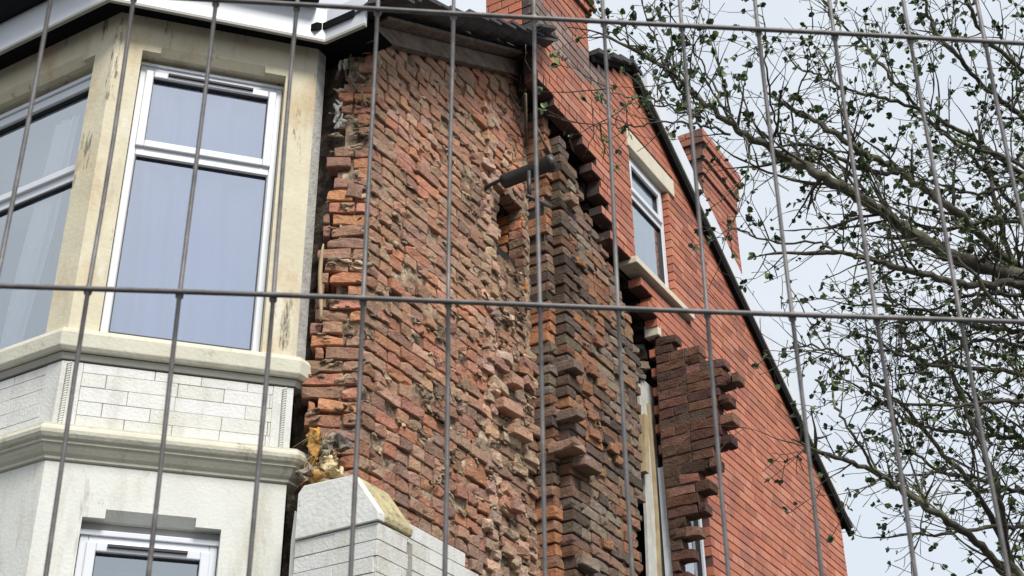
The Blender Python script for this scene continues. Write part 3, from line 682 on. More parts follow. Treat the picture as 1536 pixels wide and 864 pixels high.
mb.build('soffit', M_black, roof, fix=False)
mb = MB(); gp = [(.095*math.cos(a)+.005-.0+.05, 7.10+.0+.06*math.sin(a)) for a in np.linspace(math.pi, 2*math.pi, 9)]
prof = [(d, z) for d, z in gp]+[(d*.92+.004, z+.006) for d, z in gp[::-1]]
prof = [(d-.0, z+.035) for d, z in prof]
mb.sweep([(-4.2, -1.195), (BC[0]+.067, -1.195), (-.44, -.335)], prof); mb.build('gutter', M_gutter, roof)
mb = MB(); mb.sweep([(-4.2, -1.17), (BC[0]+.055, -1.17), (-.47, -.33)], [(.03, 7.19), (.04, 7.22), (-.55, 7.46), (-.55, 7.42)]); mb.build('slate_courses', M_tile, roof)

# ------------------------------------------------------------------ bay
bay = thing('bay', None, None, (-2, -.6, 0), parent=house)
bay['label'] = 'canted two storey bay with cream painted stone and white painted brick'
OPC = (.145, .945); OPF = (.155, 2.35)   # upper openings along the two faces
def stonework(mb, F, L, ops, zt, zb, z0, z1, th=.16, chz=0.055):
    # lintel band with stopped chamfer, piers, between z0..z1; opening zb..zt
    (a, b) = ops
    mb.box(F, 0, a, z0, z1, -th, 0); mb.box(F, b, L, z0, z1, -th, 0)
    cs, ce = a+.10, b-.12; zc = zt
    mb.box(F, a, b, zc+.045, z1, -th, 0)
    mb.box(F, a, cs, zc, zc+.045, -th, 0); mb.box(F, ce, b, zc, zc+.045, -th, 0)
    # chamfered centre
    P = [F.P(cs, zc, -.035), F.P(cs, zc+.045, 0), F.P(cs, zc+.045, -th), F.P(cs, zc, -th)]
    mb.prism(P, F.u*(ce-cs))
mb = MB()
for F, L, ops in ((FC, LC, OPC), (FF, 2.75, OPF)):
    stonework(mb, F, L, ops, 6.665, 4.88, 4.87, 6.97)
mb.build('cream_stone_surround', M_cream, bay)
mb = MB()
mb.box(Fr(BD, (0, 1, 0), (1, 0, 0)), -.0, .075, 4.87, 6.95, -.06, -.002); mb.build('grey_pier_edge', mat('grey_render_edge', (.40, .39, .36), .9, nscale=14, namt=.25, bump=.6, bscale=50), bay)
# sill band
mb = MB(); mb.sweep(BAYPLAN, [(-.10, 4.74), (.035, 4.745), (.048, 4.765), (.050, 4.835), (.04, 4.862), (-.10, 4.885)]); mb.build('sill_band', M_sill, bay, bevel=.004)
mb = MB(); mb.sweep(BAYPLAN, [(-.06, 4.705), (.008, 4.71), (.02, 4.738), (-.06, 4.738)]); mb.build('sill_moulding', M_edge, bay)
# painted brick apron
mb = MB(); random.seed(71)
WB = [(.63, .63, .59), (.63, .63, .60), (.61, .61, .56), (.65, .65, .63)]
def apron(F, L, z0, z1, ch):
    mb.box(F, 0, L, z0, z1, -.1, -.006, (.30, .28, .24)); mb.box(F, 0.0, .10, z0, z1, -.02, 0, (.62, .62, .59)); 
    mb.box(F, L-.10, L, z0, z1, -.02, 0, (.62, .62, .59))
    for k, zc in courses(z0, z1):
        za, zb = max(z0, zc), min(z1, zc+.075); u = .10-(.11 if k % 2 else 0); a = .10; b = L-.10
        while u < b-.01:
            l = .225 if random.random() < .8 else .34; ua, ub = max(a, u), min(b, u+l); u += l
            if ub-ua < .04: ub = min(b, ua+.06); 
            g1 = random.choice((.0006, .0022)); g2 = random.choice((.0004, .0008, .002))
            mb.cbox(F, ua+g1, ub-g1, za+g2, zb-g2, -.02, random.uniform(-.001, .001), jit(random.choice(WB), .03), .0012)
apron(FC, LC, 4.345, 4.70, 0); apron(FF, 2.75, 4.345, 4.70, 0)
mb.build('painted_brick_apron', M_whitebrick, bay, fix=False)
for F, u in ((FC, .035), (FC, LC-.045)):     # twisted rope bead
    mb = MB()
    for i in range(26):
        z = 4.36+i*.0132; c = F.P(u, z, .004); d = F.u*.011+np.array([0, 0, .008])
        mb.tube([c-d, c, c+d], [.003, .0065, .003], 6)
    mb.build('rope_bead', M_white, bay)
# cornice
CP = [(-.1, 4.15), (0, 4.185), (.012, 4.19), (.014, 4.203), (.030, 4.215), (.045, 4.235), (.05, 4.25), (.062, 4.252), (.062, 4.264), (.078, 4.272), (.088, 4.288), (.091, 4.305), (.086, 4.322), (.072, 4.332), (.072, 4.342), (-.0, 4.352), (-.1, 4.352)]
mb = MB(); mb.sweep(BAYPLAN, CP); mb.build('cornice', M_sill, bay)
# lower storey
OLC = (.20, .83); OLF = (.25, 2.4)
mb = MB()
for F, L, ops in ((FC, LC-.0, OLC), (FF, 2.75, OLF)):
    stonework(mb, F, L, ops, 3.925, 2.2, 0, 4.18)
    mb.box(F, ops[0], ops[1], 0, 2.2, -.15, -.002)
mb.build('white_stone_surround', M_white, bay)
mb = MB(); bx(mb, -4.05, -3.95, -1.0, 0, 0, 6.9); bx(mb, -6.5, -4.0, -.05, .1, 0, 6.9)
mb.build('front_wall', M_rear, house)
mb = MB(); bx(mb, -3.9, -1.4, -.35, -.3, 2, 6.88); bx(mb, -3.9, -.75, -.55+.15, .0, 4.1, 4.16); bx(mb, -1.45, -.95, -.2, -.15, 2, 6.88)
mb.build('interior_partition', mat('room_wall', (.10, .10, .11), .9), bay)

# ------------------------------------------------------------------ windows
def ring(mb, F, u0, u1, z0, z1, wd, d0, d1):
    mb.box(F, u0, u0+wd, z0, z1, d0, d1); mb.box(F, u1-wd, u1, z0, z1, d0, d1)
    mb.box(F, u0+wd, u1-wd, z0, z0+wd, d0, d1); mb.box(F, u0+wd, u1-wd, z1-wd, z1, d0, d1)
def window(F, u0, u1, z0, z1, zt, d, curtain=None, parent=None, label=None, vent=True, head=None, room=True, mids=(), name='window', gm=None, fw=.038):
    gm = gm or M_glass; flip = np.cross(F.u, (0, 0, 1))@F.n < 0
    o = thing(name, None, None, tuple(F.P((u0+u1)/2, z0, d)), parent=parent)
    if label: o['label'] = label
    mb = MB(); ring(mb, F, u0, u1, z0, z1, fw, d-.06, d)
    if zt: mb.box(F, u0+fw, u1-fw, zt-.028, zt+.028, d-.06, d-.002)
    for m in mids: mb.box(F, m-.03, m+.03, z0+fw, z1-fw, d-.058, d-.001)
    mb.build('frame', M_upvc, o, bevel=.005)
    mb = MB(); s = MB(); gl = MB(); v = MB()
    lights = []
    xs = [u0+fw]+[x for m in mids for x in (m-.03, m+.03)]+[u1-fw]
    for i in range(0, len(xs), 2):
        if zt: lights += [(xs[i], xs[i+1], zt+.028, z1-fw, True), (xs[i], xs[i+1], z0+fw, zt-.028, False)]
        else: lights += [(xs[i], xs[i+1], z0+fw, z1-fw, True)]
    for a, b, c, e, top in lights:
        wd = .045 if top and zt else .012
        ring(mb, F, a-.006, b+.006, c-.006, e+.006, wd, d-.03, d+.016 if top else d-.008)
        ring(s, F, a+wd-.008, b-wd+.008, c+wd-.008, e-wd+.008, .006, d-.028, d-.004)
        gl.add([F.P(a+wd-.006, c+wd-.006, d-.022), F.P(b-wd+.006, c+wd-.006, d-.022), F.P(b-wd+.006, e-wd+.006, d-.022), F.P(a+wd-.006, e-wd+.006, d-.022)], [(3, 2, 1, 0) if flip else (0, 1, 2, 3)])
    mb.build('sash', M_upvc, o, bevel=.006); s.build('seal', M_seal, o); gl.build('pane', gm, o, fix=False)
    if vent:
        for a, b, c, e, top in lights:
            if top: v.box(F, a+.16*(b-a), b-.18*(b-a), e-.020, e-.004, d+.014, d+.03)
        v.build('vent', M_seal, o, bevel=.003)
    if head:
        h = MB(); h.box(F, u0-.01, u1+.01, z1, z1+head*.4, d-.05, d+.012); h.build('head_strip', M_upvc, o, bevel=.003)
        h = MB(); h.box(F, u0-.01, u1+.01, z1+head*.4, z1+head, d-.05, d-.012); h.build('head_board', M_grey, o, bevel=.002)
    for cu in (curtain or []):
        a, b, zl, zh, dep, mt, amp, fr = cu[:8]; c = MB(); n = int((b-a)/.006)+2; V = []; lean = cu[8] if len(cu) > 8 else 0
        for i in range(n+1):
            u = a+(b-a)*i/n
            for j, z in enumerate(np.linspace(zl, zh, 9)):
                t = (z-zl)/(zh-zl)
                ph = u*fr+.9*math.sin(u*fr*.37+1.3)+.5*math.sin(z*2.3)
                V.append(F.P(u+lean*(1-t)+.006*math.sin(z*5+u*20), z, d-dep+amp*math.sin(ph)*(.55+.45*(1-t))+amp*.4*math.sin(ph*2.3+z*1.5)))
        Fc = [(i*9+j, (i+1)*9+j, (i+1)*9+j+1, i*9+j+1) for i in range(n) for j in range(8)]
        c.add(V, Fc, smooth=True); c.build('curtain', mt, o, fix=False)
    return o
window(FC, OPC[0]+.003, OPC[1]-.003, 4.888, 6.625, 6.05, -.085, parent=house, head=.045, label='bay side window with lavender net curtain and a dark vent slot',
    curtain=[(.08, 1.13, 4.9, 6.60, .11, M_curt, .045, 31)], gm=M_glassb)
window(FF, OPF[0]+.003, OPF[1]-.003, 4.888, 6.60, 5.93, -.085, parent=house, head=.065, mids=(1.22,), vent=False, label='front bay window with white curtain drawn to one side',
    curtain=[(.36, .56, 4.9, 6.42, .05, M_curtw, .016, 80, .12), (.6, 2.3, 5.9, 6.60, .20, mat('grey_blind', (.24, .27, .28), .9), .004, 20)])
window(FC, OLC[0]+.003, OLC[1]-.003, 2.22, 3.86, 3.30, -.06, parent=house, head=.065, label='lower bay side window with dark vent slot', curtain=[(.2, .83, 2.3, 3.8, .3, M_curtg, .006, 30)])
window(FF, OLF[0]+.003, OLF[1]-.003, 2.22, 3.86, 3.30, -.06, parent=house, head=.065, label='lower front bay window')
# upper gable window
w1 = window(FG, W1[0]+.002, W1[1]-.002, W1[2]+.015, W1[3]-.002, 7.60, -.05, parent=house, vent=False, fw=.06, label='white framed window in the sound red brick beside the break', curtain=[(W1[0]+.03, W1[0]+.60, 6.95, 7.9, .035, M_curtg, .004, 40)])
mb = MB()
mb.prism([FG.P(2.93, 7.968, .012), FG.P(3.79, 7.968, .012), FG.P(3.79, 8.135, .012), FG.P(2.93, 8.135, .012)], (-.13, 0, 0)); mb.build('lintel', M_stone, w1, bevel=.006)
mb = MB(); mb.prism([(.045, 2.862, 6.862), (.045, 2.862, 6.915), (-.11, 2.862, 6.932), (-.11, 2.862, 6.862)], (0, 1.035, 0)); mb.build('sill', M_stone, w1, bevel=.005)
window(FG, W2[0]-.04, W2[1]-.002, 3.7, W2[3]-.012, None, -.055, parent=house, vent=False, fw=.06, label='white framed window half hidden by the brick fragment', curtain=[(W2[0]-.0, W2[1]-.05, 3.7, 5.4, .035, M_curtg, .004, 40)])
mb = MB(); bx(mb, -.5, -.45, 2.95, 3.8, 6.6, 7.9); bx(mb, -.48, -.46, 3.3, 3.9, 3.6, 5.5); mb.build('interior_partition', mat('grey_room', (.12, .13, .13), .9), house)

# ------------------------------------------------------------------ painted pier and low painted wall at the foot of the gable
pierT = thing('garden_pier', 'white painted brick pier with a sloping stained stone cap beside the bay', 'pier', (-.1, -.1, 0))
mb = MB(); random.seed(81)
def wbricks(F, u0, u1, z0, z1, d0, g=.0014, top=None, c=.0016):
    for k, zc in courses(z0, z1):
        u = u0-(.11 if k % 2 else 0); t = top(zc) if top else u1
        mb.box(F, u0+.003, min(u1, t)-.004, max(z0, zc), min(z1, zc+.075)-.0005, d0, -.006, (.20, .185, .155))
        while u < min(u1, t)-.01:
            l = .225 if k % 2 else random.choice((.225, .1125)); ua, ub = max(u0, u), min(u1, t, u+l); u += l
            if ub-ua < .03: continue
            mb.cbox(F, ua+g*.6, ub-g*.6, max(z0, zc)+g*1.4, min(z1, zc+.075)-g*1.4, d0+.01, random.uniform(-.0015, .0015), jit(random.choice(WB), .02), c)
Fpf = Fr((-.36, -.30, 0), (1, 0, 0), (0, -1, 0)); Fps = Fr((.11, -.30, 0), (0, 1, 0), (1, 0, 0))
wbricks(Fpf, .0, .466, 1.5, 3.825, -.1); wbricks(Fps, 0.004, .24, 1.5, 3.825, -.1)
mb.box(Fpf, .002, .46, 0, 1.5, -.36, -.003, (.7, .7, .67)); mb.box(Fpf, .01, .45, 1.5, 3.82, -.30, -.11, (.3, .28, .24))
mb.build('painted_brick', M_whitebrick, pierT, fix=False)
mb = MB()
# cap: upright front slab with a steep weathering on the right
capP = [(-.355, 3.835), (.118, 3.835), (.118, 3.875), (-.03, 4.085), (-.32, 4.095), (-.352, 4.06)]
mb.prism([(x, -.312, z) for x, z in capP], (0, .05, 0)); mb.build('stone_cap', M_capw, pierT, bevel=.005)
mb = MB(); capQ = [(-.30, 3.836), (.116, 3.836), (.122, 3.872), (-.026, 4.083), (-.30, 4.09)]
mb.prism([(x, -.260, z) for x, z in capQ], (0, .22, 0)); mb.build('cap_weathering', M_cap, pierT, bevel=.008)
lw = thing('low_painted_wall', 'remaining white painted brickwork at the foot of the stripped wall', 'wall', (0, .4, 0))
mb = MB(); random.seed(83)
Flw = Fr((-.0, 0, 0), (0, 1, 0), (1, 0, 0))
LWT = [(4.1, .02), (4.0, .35), (3.96, .60), (3.90, .72), (3.80, .82), (3.6, 1.0), (3.45, 1.1), (1.5, 1.2)]
wbricks(Flw, -.06, 1.2, 1.5, 3.975, -.1, top=lambda z: interp(z+.06, LWT)+random.uniform(-.03, .03))
mb.box(Flw, -.05, 1.15, 0, 3.4, -.24, -.02, (.3, .28, .24)); mb.box(Flw, -.04, .5, 3.4, 3.88, -.22, -.02, (.3, .28, .24))
mb.build('painted_brick', M_whitebrick, lw, fix=False)
st = MB(); random.seed(84)
for k in range(10):
    u = -.02+k*.09; z = interp(3.95-u*.22, [(9, 0), (0, 0)]) if False else 3.93-.16*u
    st.rbrick(Flw, u, u+.1, z-.04, z+.01, -.12, -.02, jit((.45, .38, .26), .2), .012, k, (0, .1, 0))
st.build('broken_top', M_rub, lw, fix=False)
# cracked white sliver between bay and pier
mb = MB(); mb.prism([(-.405, -.27, 3.3), (-.372, -.285, 3.3), (-.372, -.285, 3.98), (-.40, -.27, 4.0), (-.41, -.27, 3.85)], (0, .06, 0)); mb.build('cracked_render', M_white, pierT, bevel=.003)

# rubble wedge between the bay and the broken corner
rb = thing('rubble_heap', 'loose rubble and straw coloured lumps wedged between the bay and the brick corner', 'rubble', (-.38, -.15, 4.1))
random.seed(91); rs = np.random.RandomState(5)
Fw = Fr((-.36, -.16, 0), (1, .3, 0), (.3, -1, 0))
def lump(u, z, d, a, b, c, col, seed, rot=0, k=12, lmb=None):
    L, Q = lattice(k, k, k); T = L/float(k)*2-1; T = T/np.linalg.norm(T, axis=1)[:, None]*(.75+.25*np.abs(T).max(1)[:, None])
    A = T*np.array([a, b, c]); A = A+noise3(A*30+seed*7.7, 2)*min(a, b)*.75+noise3(A*85+seed, 5)*min(a, b)*.40
    A[:, 0], A[:, 1] = A[:, 0]*math.cos(rot)-A[:, 1]*math.sin(rot), A[:, 0]*math.sin(rot)+A[:, 1]*math.cos(rot)
    global mb
    own = lmb is None
    m_ = MB() if own else lmb
    m_.add(Fw.A(A+np.array([u, z, d])), Q, col, True)
    if own: m_.build('rubble_lump', M_rub, rb, fix=False)
lump(.075, 4.20, .03, .05, .085, .05, (.62, .50, .30), 1, .1); lump(.03, 4.17, .04, .04, .075, .04, (.42, .24, .09), 2, -.2)
lump(-.03, 4.36, .0, .03, .11, .03, (.50, .27, .08), 3, .1, 6); lump(.03, 4.36, -.01, .035, .07, .03, (.36, .33, .28), 4, -.3)
lump(.09, 4.38, -.03, .03, .05, .03, (.20, .17, .15), 5, .3)
lump(-.05, 4.22, .0, .04, .05, .03, (.34, .29, .23), 12, -.3); lump(-.01, 4.08, .0, .05, .08, .04, (.09, .06, .045), 13, .2)
for i in range(26):
    u = random.uniform(-.08, .24); z = random.uniform(4.0, 4.22); c = random.choice(((.34, .09, .05), (.16, .10, .075), (.28, .2, .15), (.40, .12, .06), (.1, .07, .06)))
    mb = MB(); mb.rbrick(Fw, u-.04, u+random.uniform(.0, .05), z-.03, z+random.uniform(0, .03), -.08, random.uniform(-.04, .02), c, .016, i*3.3, (random.gauss(0, .5), random.gauss(0, .5), random.gauss(0, .4))); mb.build('rubble_lump', M_rub, rb, fix=False)
for i in range(7):
    u = random.uniform(-.06, .0); z = random.uniform(3.6, 4.5); lump(u, z, -.08, .03, .05, .03, random.choice(((.3, .22, .15), (.12, .08, .06), (.45, .4, .33))), i+30, random.uniform(-1, 1), 8)
mb = MB(); mb.rbrick(Fw, .13, .24, 4.05, 4.10, -.02, .05, (.42, .09, .05), .006, 3, (.25, .1, 0))
mb.build('rubble_lump', M_rub, rb, fix=False)
mb = MB()
for i in range(90):
    p = Fw.P(random.uniform(-.05, .08), random.uniform(4.05, 4.42), random.uniform(-.01, .06)); d = np.array([random.gauss(0, .02), random.gauss(0, .02), random.gauss(-.01, .035)])
    mb.tube([p, p+d, p+d*1.8+np.array([random.gauss(0, .008), 0, -.012])], .0014, 3)
mb.build('straw', mat('straw', (.42, .30, .14), .9), rb, fix=False)
# rag of white insulation and a hanging pale strip near the top of the corner gap
rg = thing('insulation_scrap', 'torn white insulation scrap hanging in the gap beside the upper bay pier', 'debris', (-.42, -.1, 6.3))
mb = MB(); Fw = Fr((-.42, -.13, 0), (.84, .54, 0), (.54, -.84, 0))
for i in range(16):
    u = .02+random.gauss(0, .012); z = random.choice((6.36, 6.44, 6.50, 6.42, 6.8))+random.gauss(0, .03)
    lump(u, z, random.uniform(-.02, .01), random.uniform(.006, .013), random.uniform(.02, .05), .006, (.30, .285, .26), i, random.uniform(-1.3, 1.3), 4, lmb=mb)
mb.build('torn_foam', mat('torn_foam', (.36, .35, .32), .9, nscale=30, namt=.3, bump=1, bscale=60, dark=[((.1, .08, .06), 18, .55, .7, (1, 1, 1))]), rg, fix=False)
mb = MB(); pts = [Fw.P(-.015+.010*math.sin(z*9), z, .02) for z in np.linspace(5.08, 5.55, 14)]
mb.tube(pts, [.004+.008*math.sin(i/13*math.pi)**.5 for i in range(14)], 6); mb.build('hanging_strip', M_pine, rg)
# clay vent block stuck in the corner bricks
mb = MB(); mb.rbrick(FR_, .05, .135, 5.87, 5.96, -.05, .012, (.23, .14, .10), .010, 3, (.15, .1, 0), dens=1.6)
mb.build('clay_block', M_rough, house, fix=False)

# ------------------------------------------------------------------ soil pipe
pp = thing('soil_pipe', 'black iron pipe stub projecting from the broken flue beside the stripped wall', 'pipe', (-.1, 1.5, 6.9))
def ip(x, y, X): 
    d = FW+RT*(x-768)/F_PX-UP*(y-432)/F_PX; return CAM+d*(X-CAM[0])/d[0]
a, b = np.array([-.23, 1.21, 6.64]), np.array([.125, 1.46, 6.865])
t = (b-a)/np.linalg.norm(b-a); L_ = np.linalg.norm(b-a)
mb = MB(); mb.tube([a+t*L_*.22, a+t*L_*.24, b-t*.05, b-t*.048, b], [.03, .047, .050, .058, .058], 22); mb.build('pipe', M_iron, pp)
mb = MB(); mb.tube([b-t*.01, b+t*.003], [.046, .046], 22); mb.build('bore', M_seal, pp)
mb = MB(); up_ = np.array([0, 0, .035]); mb.tube([a-t*.02+up_*.3, a+t*L_*.5+up_*1.2, b-t*.1+up_*1.5], [.013, .013, .011], 8); mb.build('tie_rod', M_iron, pp)
mb = MB(); c1 = a+t*L_*.60+np.array([.03, -.03, -.02]); c2 = c1+np.array([.0, .0, -.20]); mb.tube([c1, c2], .014, 8)
mb.tube([c2-np.array([0, .03, 0.01]), c2+np.array([0.01, .26, .075])], .014, 8)
mb.build('bracket', M_iron, pp)

# ------------------------------------------------------------------ mesh fence in front of the camera
def ray(x, y): return FW+RT*(x-768)/F_PX-UP*(y-432)/F_PX
EV = np.array([.023, -.029, .999]); EU = np.array([.812, .584, -.004]); EN = np.cross(EU, EV); EN /= np.linalg.norm(EN)
D0 = CAM+ray(768, 432)*1.15
def onf(x, y): d = ray(x, y); return CAM+d*((D0-CAM)@EN)/(d@EN)
def uv(p): q = p-D0; A = np.array([EU, EV]).T; s_, *_ = np.linalg.lstsq(A, q, rcond=None); return s_
fence = thing('mesh_fence', 'grey welded wire mesh site fence standing close in front of the house', 'fence', tuple(np.array([*D0[:2], 0])))
us = [uv(onf(x, 432))[0] for x in (-6, 134, 272, 410, 546, 673, 809, 926, 1057, 1183, 1308, 1433, 1556)]
sp_ = (us[-1]-us[0])/(len(us)-1); us = [us[0]-sp_*i for i in range(8, 0, -1)]+us+[us[-1]+sp_*i for i in range(1, 9)]
va, vb = uv(onf(768, 459))[1], uv(onf(768, 28))[1]; dv = vb-va
vs = [va+dv*i for i in range(-6, 4)]
ztop = D0[2]
zmin = (.12-D0[2])/EV[2]; vmax = va+dv*3
random.seed(101)
for i, u in enumerate(us):
    mb = MB(); pts = []; ph = random.uniform(0, 6); am = random.uniform(.0002, .0009)
    VV = sorted(list(np.linspace(zmin, vmax, 40))+[q+e for q in vs for e in (-.005, -.003, 0, .003, .005) if zmin < q+e < vmax])
    for v in VV:
        pts.append(D0+EU*(u+am*math.sin(v*14+ph))+EV*v+EN*.0009*math.sin(v/dv*math.pi*2+i))
    mb.tube(pts, [.0033 if min(abs(v-q) for q in vs) < .0035 else .0019*random.uniform(.94, 1.06) for v in VV], 8); mb.build('wire', M_wire, fence, fix=False)
for i, v in enumerate(vs):
    if v < zmin: continue
    mb = MB(); n = 40; pts = [D0+EU*(us[0]+(us[-1]-us[0])*j/n)+EV*(v+.0006*math.sin(j*.5+i))+EN*.0034*(1 if EN@(CAM-D0) > 0 else -1) for j in range(n+1)]
    mb.tube(pts, .0023, 8); mb.build('wire', M_wire, fence, fix=False)
mb = MB(); mb.tube([D0+EU*(us[0]-.01)+EV*zmin, D0+EU*(us[0]-.01)+EV*vmax], .019, 14); mb.build('post', M_wire, fence)
mb = MB(); mb.tube([D0+EU*(us[-1]+.01)+EV*zmin, D0+EU*(us[-1]+.01)+EV*vmax], .019, 14); mb.build('post', M_wire, fence)
for u in (us[0], us[-1]):
    b0 = D0+EU*u+EV*zmin; mb = MB(); Fb = Fr((b0[0], b0[1], 0), EN*np.array([1, 1, 0]), EU); mb.box(Fb, -.3, .3, 0.001, .14, -.1, .1, (.1, .1, .1)); mb.build('concrete_foot', M_edge, fence, bevel=.02)

# ------------------------------------------------------------------ tree
tree = thing('tree', 'scrubby budding tree with twisting dark branches reaching across from the right', 'tree', (4.2, 1.2, 0))
random.seed(111)
def tp(x, y, dep): return CAM+ray(x, y)*dep
BR = MB(); TW = MB(); LF = MB(); leafpts = []
COLB = (.055, .048, .036)
def crom(P, n=6):
    P = [P[0]*2-P[1]]+list(P)+[P[-1]*2-P[-2]]; out = []
    for i in range(1, len(P)-2):
        for j in range(n):
            t = j/n; p0, p1, p2, p3 = P[i-1:i+3]
            out.append(.5*((2*p1)+(-p0+p2)*t+(2*p0-5*p1+4*p2-p3)*t*t+(-p0+3*p1-3*p2+p3)*t**3))
    out.append(P[-2]); return out
def rv(): v = np.array([random.gauss(0, 1) for _ in range(3)]); return v/np.linalg.norm(v)
def twig(p, d, L, r, lev, leafy):
    n = max(4, int(L/.035)); pts = [p]; rad = [r]; d = d/np.linalg.norm(d)
    for i in range(n):
        d = d+rv()*.17+np.array([0, 0, .03]); d /= np.linalg.norm(d); p = p+d*L/n*random.uniform(.8, 1.2); pts.append(p); rad.append(max(.0012, r*(1-.75*(i+1)/n)))
        if random.random() < .35: rad[-1] *= 1.35
        if lev > 0 and random.random() < (.42 if lev > 1 else .34):
            s_ = rv(); s_ = s_-d*(s_@d); s_ /= np.linalg.norm(s_)+1e-6
            twig(p, d*.6+s_*random.uniform(.5, 1.1), L*random.uniform(.3, .6), rad[-1]*.7, lev-1, leafy)
        if random.random() < leafy*(.20 if lev == 0 else .10): leafpts.append((p+rv()*.005, d+rv()*.8, random.choice((.6, .8, 1, 1.25))))
    if random.random() < leafy*.75: leafpts.extend([(p+rv()*.006, d+rv()*.6, random.uniform(.9, 1.6)) for _ in range(random.choice((1, 2, 3)))])
    TW.tube(pts, rad, 4 if r < .004 else 5, np.array(COLB)*random.uniform(.7, 1.3), True)
def limb(px, r0, r1, dep0, dep1, tw=9, TL=.35, leafy=.6, lev=2, wob=.008):
    n = len(px); P = [tp(x, y, dep0+(dep1-dep0)*i/(n-1)+.12*math.sin(i*1.9+px[0][0])) for i, (x, y) in enumerate(px)]
    C = crom(P, 7); C = [c+rv()*wob for c in C]; m = len(C); rad = [(r0+(r1-r0)*i/(m-1))*random.uniform(.9, 1.12) for i in range(m)]
    mb = MB(); BR.tube(C, rad, 8, np.array(COLB)*(1.5 if r0 > .018 else 1.0), True)
    tot = sum(np.linalg.norm(C[i+1]-C[i]) for i in range(m-1))
    if px[1][0] > 1500: tw *= 1.15
    if px[1][0] > 1500 and px[1][1] > 480: tw *= .85; leafy *= .75
    r0 *= 1.3; r1 *= 1.35
    for k in range(int(tw*tot)):
        i = random.randint(0, m-2); d = C[i+1]-C[i]; d /= np.linalg.norm(d)+1e-9; s_ = rv(); s_ = s_-d*(s_@d)
        s_ /= np.linalg.norm(s_)+1e-6
        twig(C[i], d*.7+s_*.9+np.array([0, 0, .25]), random.uniform(.4, 1.25)*TL, min(.0068, max(.0030, rad[i]*.4)), lev, leafy)
    twig(C[-1], C[-1]-C[-3], TL*.8, r1*.9, lev, leafy)
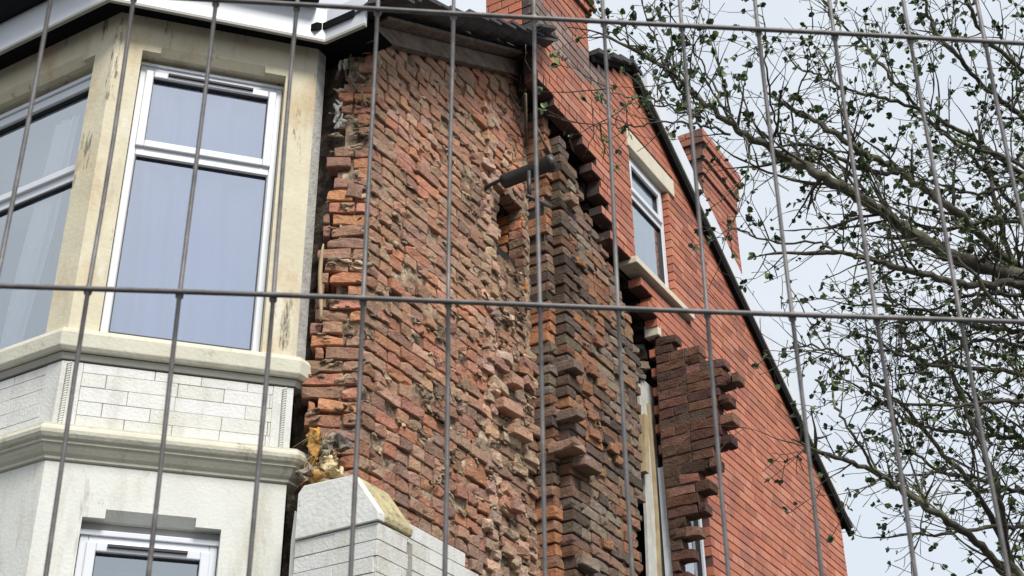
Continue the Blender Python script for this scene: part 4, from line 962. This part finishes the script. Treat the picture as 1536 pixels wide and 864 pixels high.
LIMBS = [
 ([(1640, 480), (1536, 420), (1476, 400), (1411, 375), (1346, 335), (1296, 300), (1236, 265), (1186, 240), (1136, 212), (1086, 178), (1046, 145), (985, 92)], .034, .006, 5.6, 5.0, 11, .42, .75),
 ([(1620, 470), (1536, 408), (1486, 370), (1436, 320), (1386, 285), (1346, 255), (1296, 230), (1251, 200), (1216, 176)], .022, .010, 5.8, 5.4, 10, .32, .5),
 ([(1346, 262), (1286, 250), (1240, 226), (1204, 216)], .010, .006, 5.5, 5.3, 12, .22, .4),
 ([(1620, 440), (1536, 425), (1461, 427), (1386, 412), (1316, 392), (1241, 377)], .018, .008, 5.4, 5.0, 9, .34, .45),
 ([(1316, 392), (1260, 378), (1226, 365), (1146, 360), (1108, 344)], .006, .003, 5.1, 4.9, 9, .25, .3),
 ([(1600, 330), (1536, 262), (1461, 210), (1386, 168), (1316, 145), (1261, 130), (1216, 106)], .012, .004, 5.9, 5.5, 12, .34, .55),
 ([(1600, 400), (1536, 330), (1480, 260), (1396, 180), (1336, 116), (1296, 66), (1256, 28)], .012, .004, 6.1, 5.7, 12, .32, .55),
 ([(1620, 260), (1560, 200), (1500, 150), (1440, 90), (1400, 40), (1381, -20)], .014, .006, 5.8, 5.5, 15, .34, .7),
 ([(1620, 180), (1540, 110), (1480, 60), (1440, -20)], .012, .006, 5.4, 5.2, 15, .32, .75),
 ([(1600, 300), (1530, 250), (1450, 215), (1410, 200)], .010, .005, 5.3, 5.2, 14, .30, .8),
 ([(1046, 145), (1010, 112), (980, 92), (945, 66), (909, 46)], .006, .0025, 5.0, 4.8, 13, .22, .75),
 ([(1050, 185), (1030, 150), (1000, 100), (985, 65), (964, 10)], .006, .0025, 5.1, 4.9, 13, .22, .7),
 ([(1110, 200), (1080, 150), (1050, 90), (1020, 40)], .005, .0025, 4.9, 4.8, 10, .22, .6),
 ([(1176, 232), (1164, 190), (1150, 110), (1149, 50), (1128, -5)], .005, .002, 5.2, 5.0, 10, .2, .6),
 ([(1200, 245), (1188, 170), (1208, 114), (1218, 42)], .005, .002, 5.3, 5.2, 8, .2, .45),
 ([(1094, 200), (1044, 186), (995, 184), (945, 190), (885, 186)], .005, .0018, 4.9, 4.6, 10, .2, .55),
 ([(1060, 180), (1015, 165), (980, 150), (945, 145), (905, 130)], .0045, .0018, 4.8, 4.6, 12, .2, .6),
 ([(1620, 910), (1516, 864), (1466, 812), (1406, 772), (1356, 737), (1306, 707), (1246, 682)], .018, .008, 5.2, 4.9, 10, .34, .5),
 ([(1346, 735), (1311, 702), (1276, 647), (1246, 597)], .007, .004, 4.9, 4.8, 10, .22, .5),
 ([(1540, 900), (1511, 832), (1461, 732), (1416, 682), (1346, 602), (1301, 567), (1261, 532), (1211, 517)], .014, .003, 5.5, 5.0, 12, .34, .5),
 ([(1620, 580), (1536, 560), (1460, 553), (1386, 546), (1330, 520)], .012, .005, 5.5, 5.3, 16, .36, .8),
 ([(1540, 880), (1511, 832), (1496, 732), (1466, 652), (1440, 590)], .014, .008, 5.1, 5.2, 12, .34, .6),
 ([(1620, 520), (1540, 500), (1470, 490), (1400, 470), (1330, 455)], .014, .004, 5.7, 5.4, 14, .36, .7),
 ([(1620, 680), (1540, 660), (1460, 650), (1380, 640), (1320, 600)], .013, .004, 5.9, 5.5, 15, .36, .8),
 ([(1620, 760), (1540, 740), (1470, 720), (1400, 700), (1350, 650)], .012, .004, 5.6, 5.3, 14, .36, .7),
 ([(1620, 830), (1560, 800), (1500, 790), (1420, 800), (1360, 800)], .012, .004, 5.4, 5.2, 11, .32, .5),
 ([(1640, 620), (1580, 520), (1530, 420), (1500, 330), (1480, 240)], .020, .008, 5.9, 6.0, 15, .36, .8),
 ([(1640, 360), (1560, 340), (1490, 330), (1420, 345), (1360, 330)], .014, .005, 6.0, 5.8, 13, .34, .75),
 ([(1640, 560), (1560, 530), (1480, 510), (1420, 530)], .014, .005, 6.1, 5.9, 15, .36, .85),
 ([(1640, 640), (1560, 610), (1500, 600), (1430, 610)], .014, .005, 5.2, 5.1, 15, .34, .85),
 ([(1640, 470), (1560, 450), (1490, 440), (1430, 450), (1370, 480)], .013, .004, 5.8, 5.6, 15, .34, .85),
 ([(1640, 540), (1570, 500), (1510, 470), (1450, 400), (1400, 370)], .013, .004, 5.3, 5.2, 13, .34, .7),
 ([(1640, 700), (1570, 690), (1510, 640), (1440, 580), (1390, 500)], .013, .004, 6.0, 5.8, 15, .34, .8),
 ([(1640, 260), (1570, 250), (1510, 280), (1450, 290), (1400, 270)], .011, .004, 5.7, 5.6, 13, .32, .8),
]
for L_ in LIMBS: limb(*L_)
# trunk out of frame, joining the limbs to the ground
root_ = np.array([*tp(1800, 800, 6.0)[:2], 0]); top_ = tp(1660, 520, 5.8)
for e_, (x, y, dp, r) in enumerate(((1640, 480, 5.6, .04), (1620, 470, 5.8, .03), (1620, 440, 5.4, .025), (1600, 330, 5.9, .02), (1620, 260, 5.8, .02), (1620, 180, 5.4, .02), (1620, 910, 5.2, .03), (1620, 580, 5.5, .02), (1620, 760, 5.6, .02), (1640, 620, 5.9, .03))):
    q = tp(x, y, dp); mid = root_*.35+top_*.65+rv()*.05; BR.tube([root_+np.array([0, 0, 1.2]), mid, (mid+q)/2+rv()*.05, q], [.09, .06, r*1.3, r], 10, COLB)
BR.tube([root_-np.array([0, 0, .05]), root_+np.array([0, 0, .6]), root_+np.array([.02, 0, 1.4])], [.18, .14, .12], 14, COLB)
trunk = BR.build('trunk', M_bark, tree, fix=False)
TW.build('twigs', M_bark, tree, fix=False)
for p, d, s_ in leafpts:
    for q in range(random.choice((1, 2, 2, 3))):
        dd = d+rv()*.9; dd /= np.linalg.norm(dd); sd_ = np.cross(dd, rv()); sd_ /= np.linalg.norm(sd_)+1e-6; nn = np.cross(dd, sd_)
        L_ = random.uniform(.011, .021)*s_; W_ = L_*random.uniform(.38, .5)
        c = np.array(random.choice(((.05, .085, .024), (.035, .055, .02), (.07, .11, .03), (.05, .07, .03), (.03, .045, .02), (.11, .17, .04), (.16, .23, .06))))*random.uniform(.7, 1.2)
        V = [p, p+dd*L_*.35+sd_*W_+nn*W_*.3, p+dd*L_*.8+sd_*W_*.7+nn*W_*.2, p+dd*L_*1.05, p+dd*L_*.8-sd_*W_*.7+nn*W_*.2, p+dd*L_*.35-sd_*W_+nn*W_*.3, p+dd*L_*.55]
        LF.add(V, [(0, 1, 6), (1, 2, 6), (2, 3, 6), (3, 4, 6), (4, 5, 6), (5, 0, 6)], c)
LF.build('crown', M_leaf, tree, fix=False)
#print('twig verts', TW.n, 'leaves', len(leafpts))
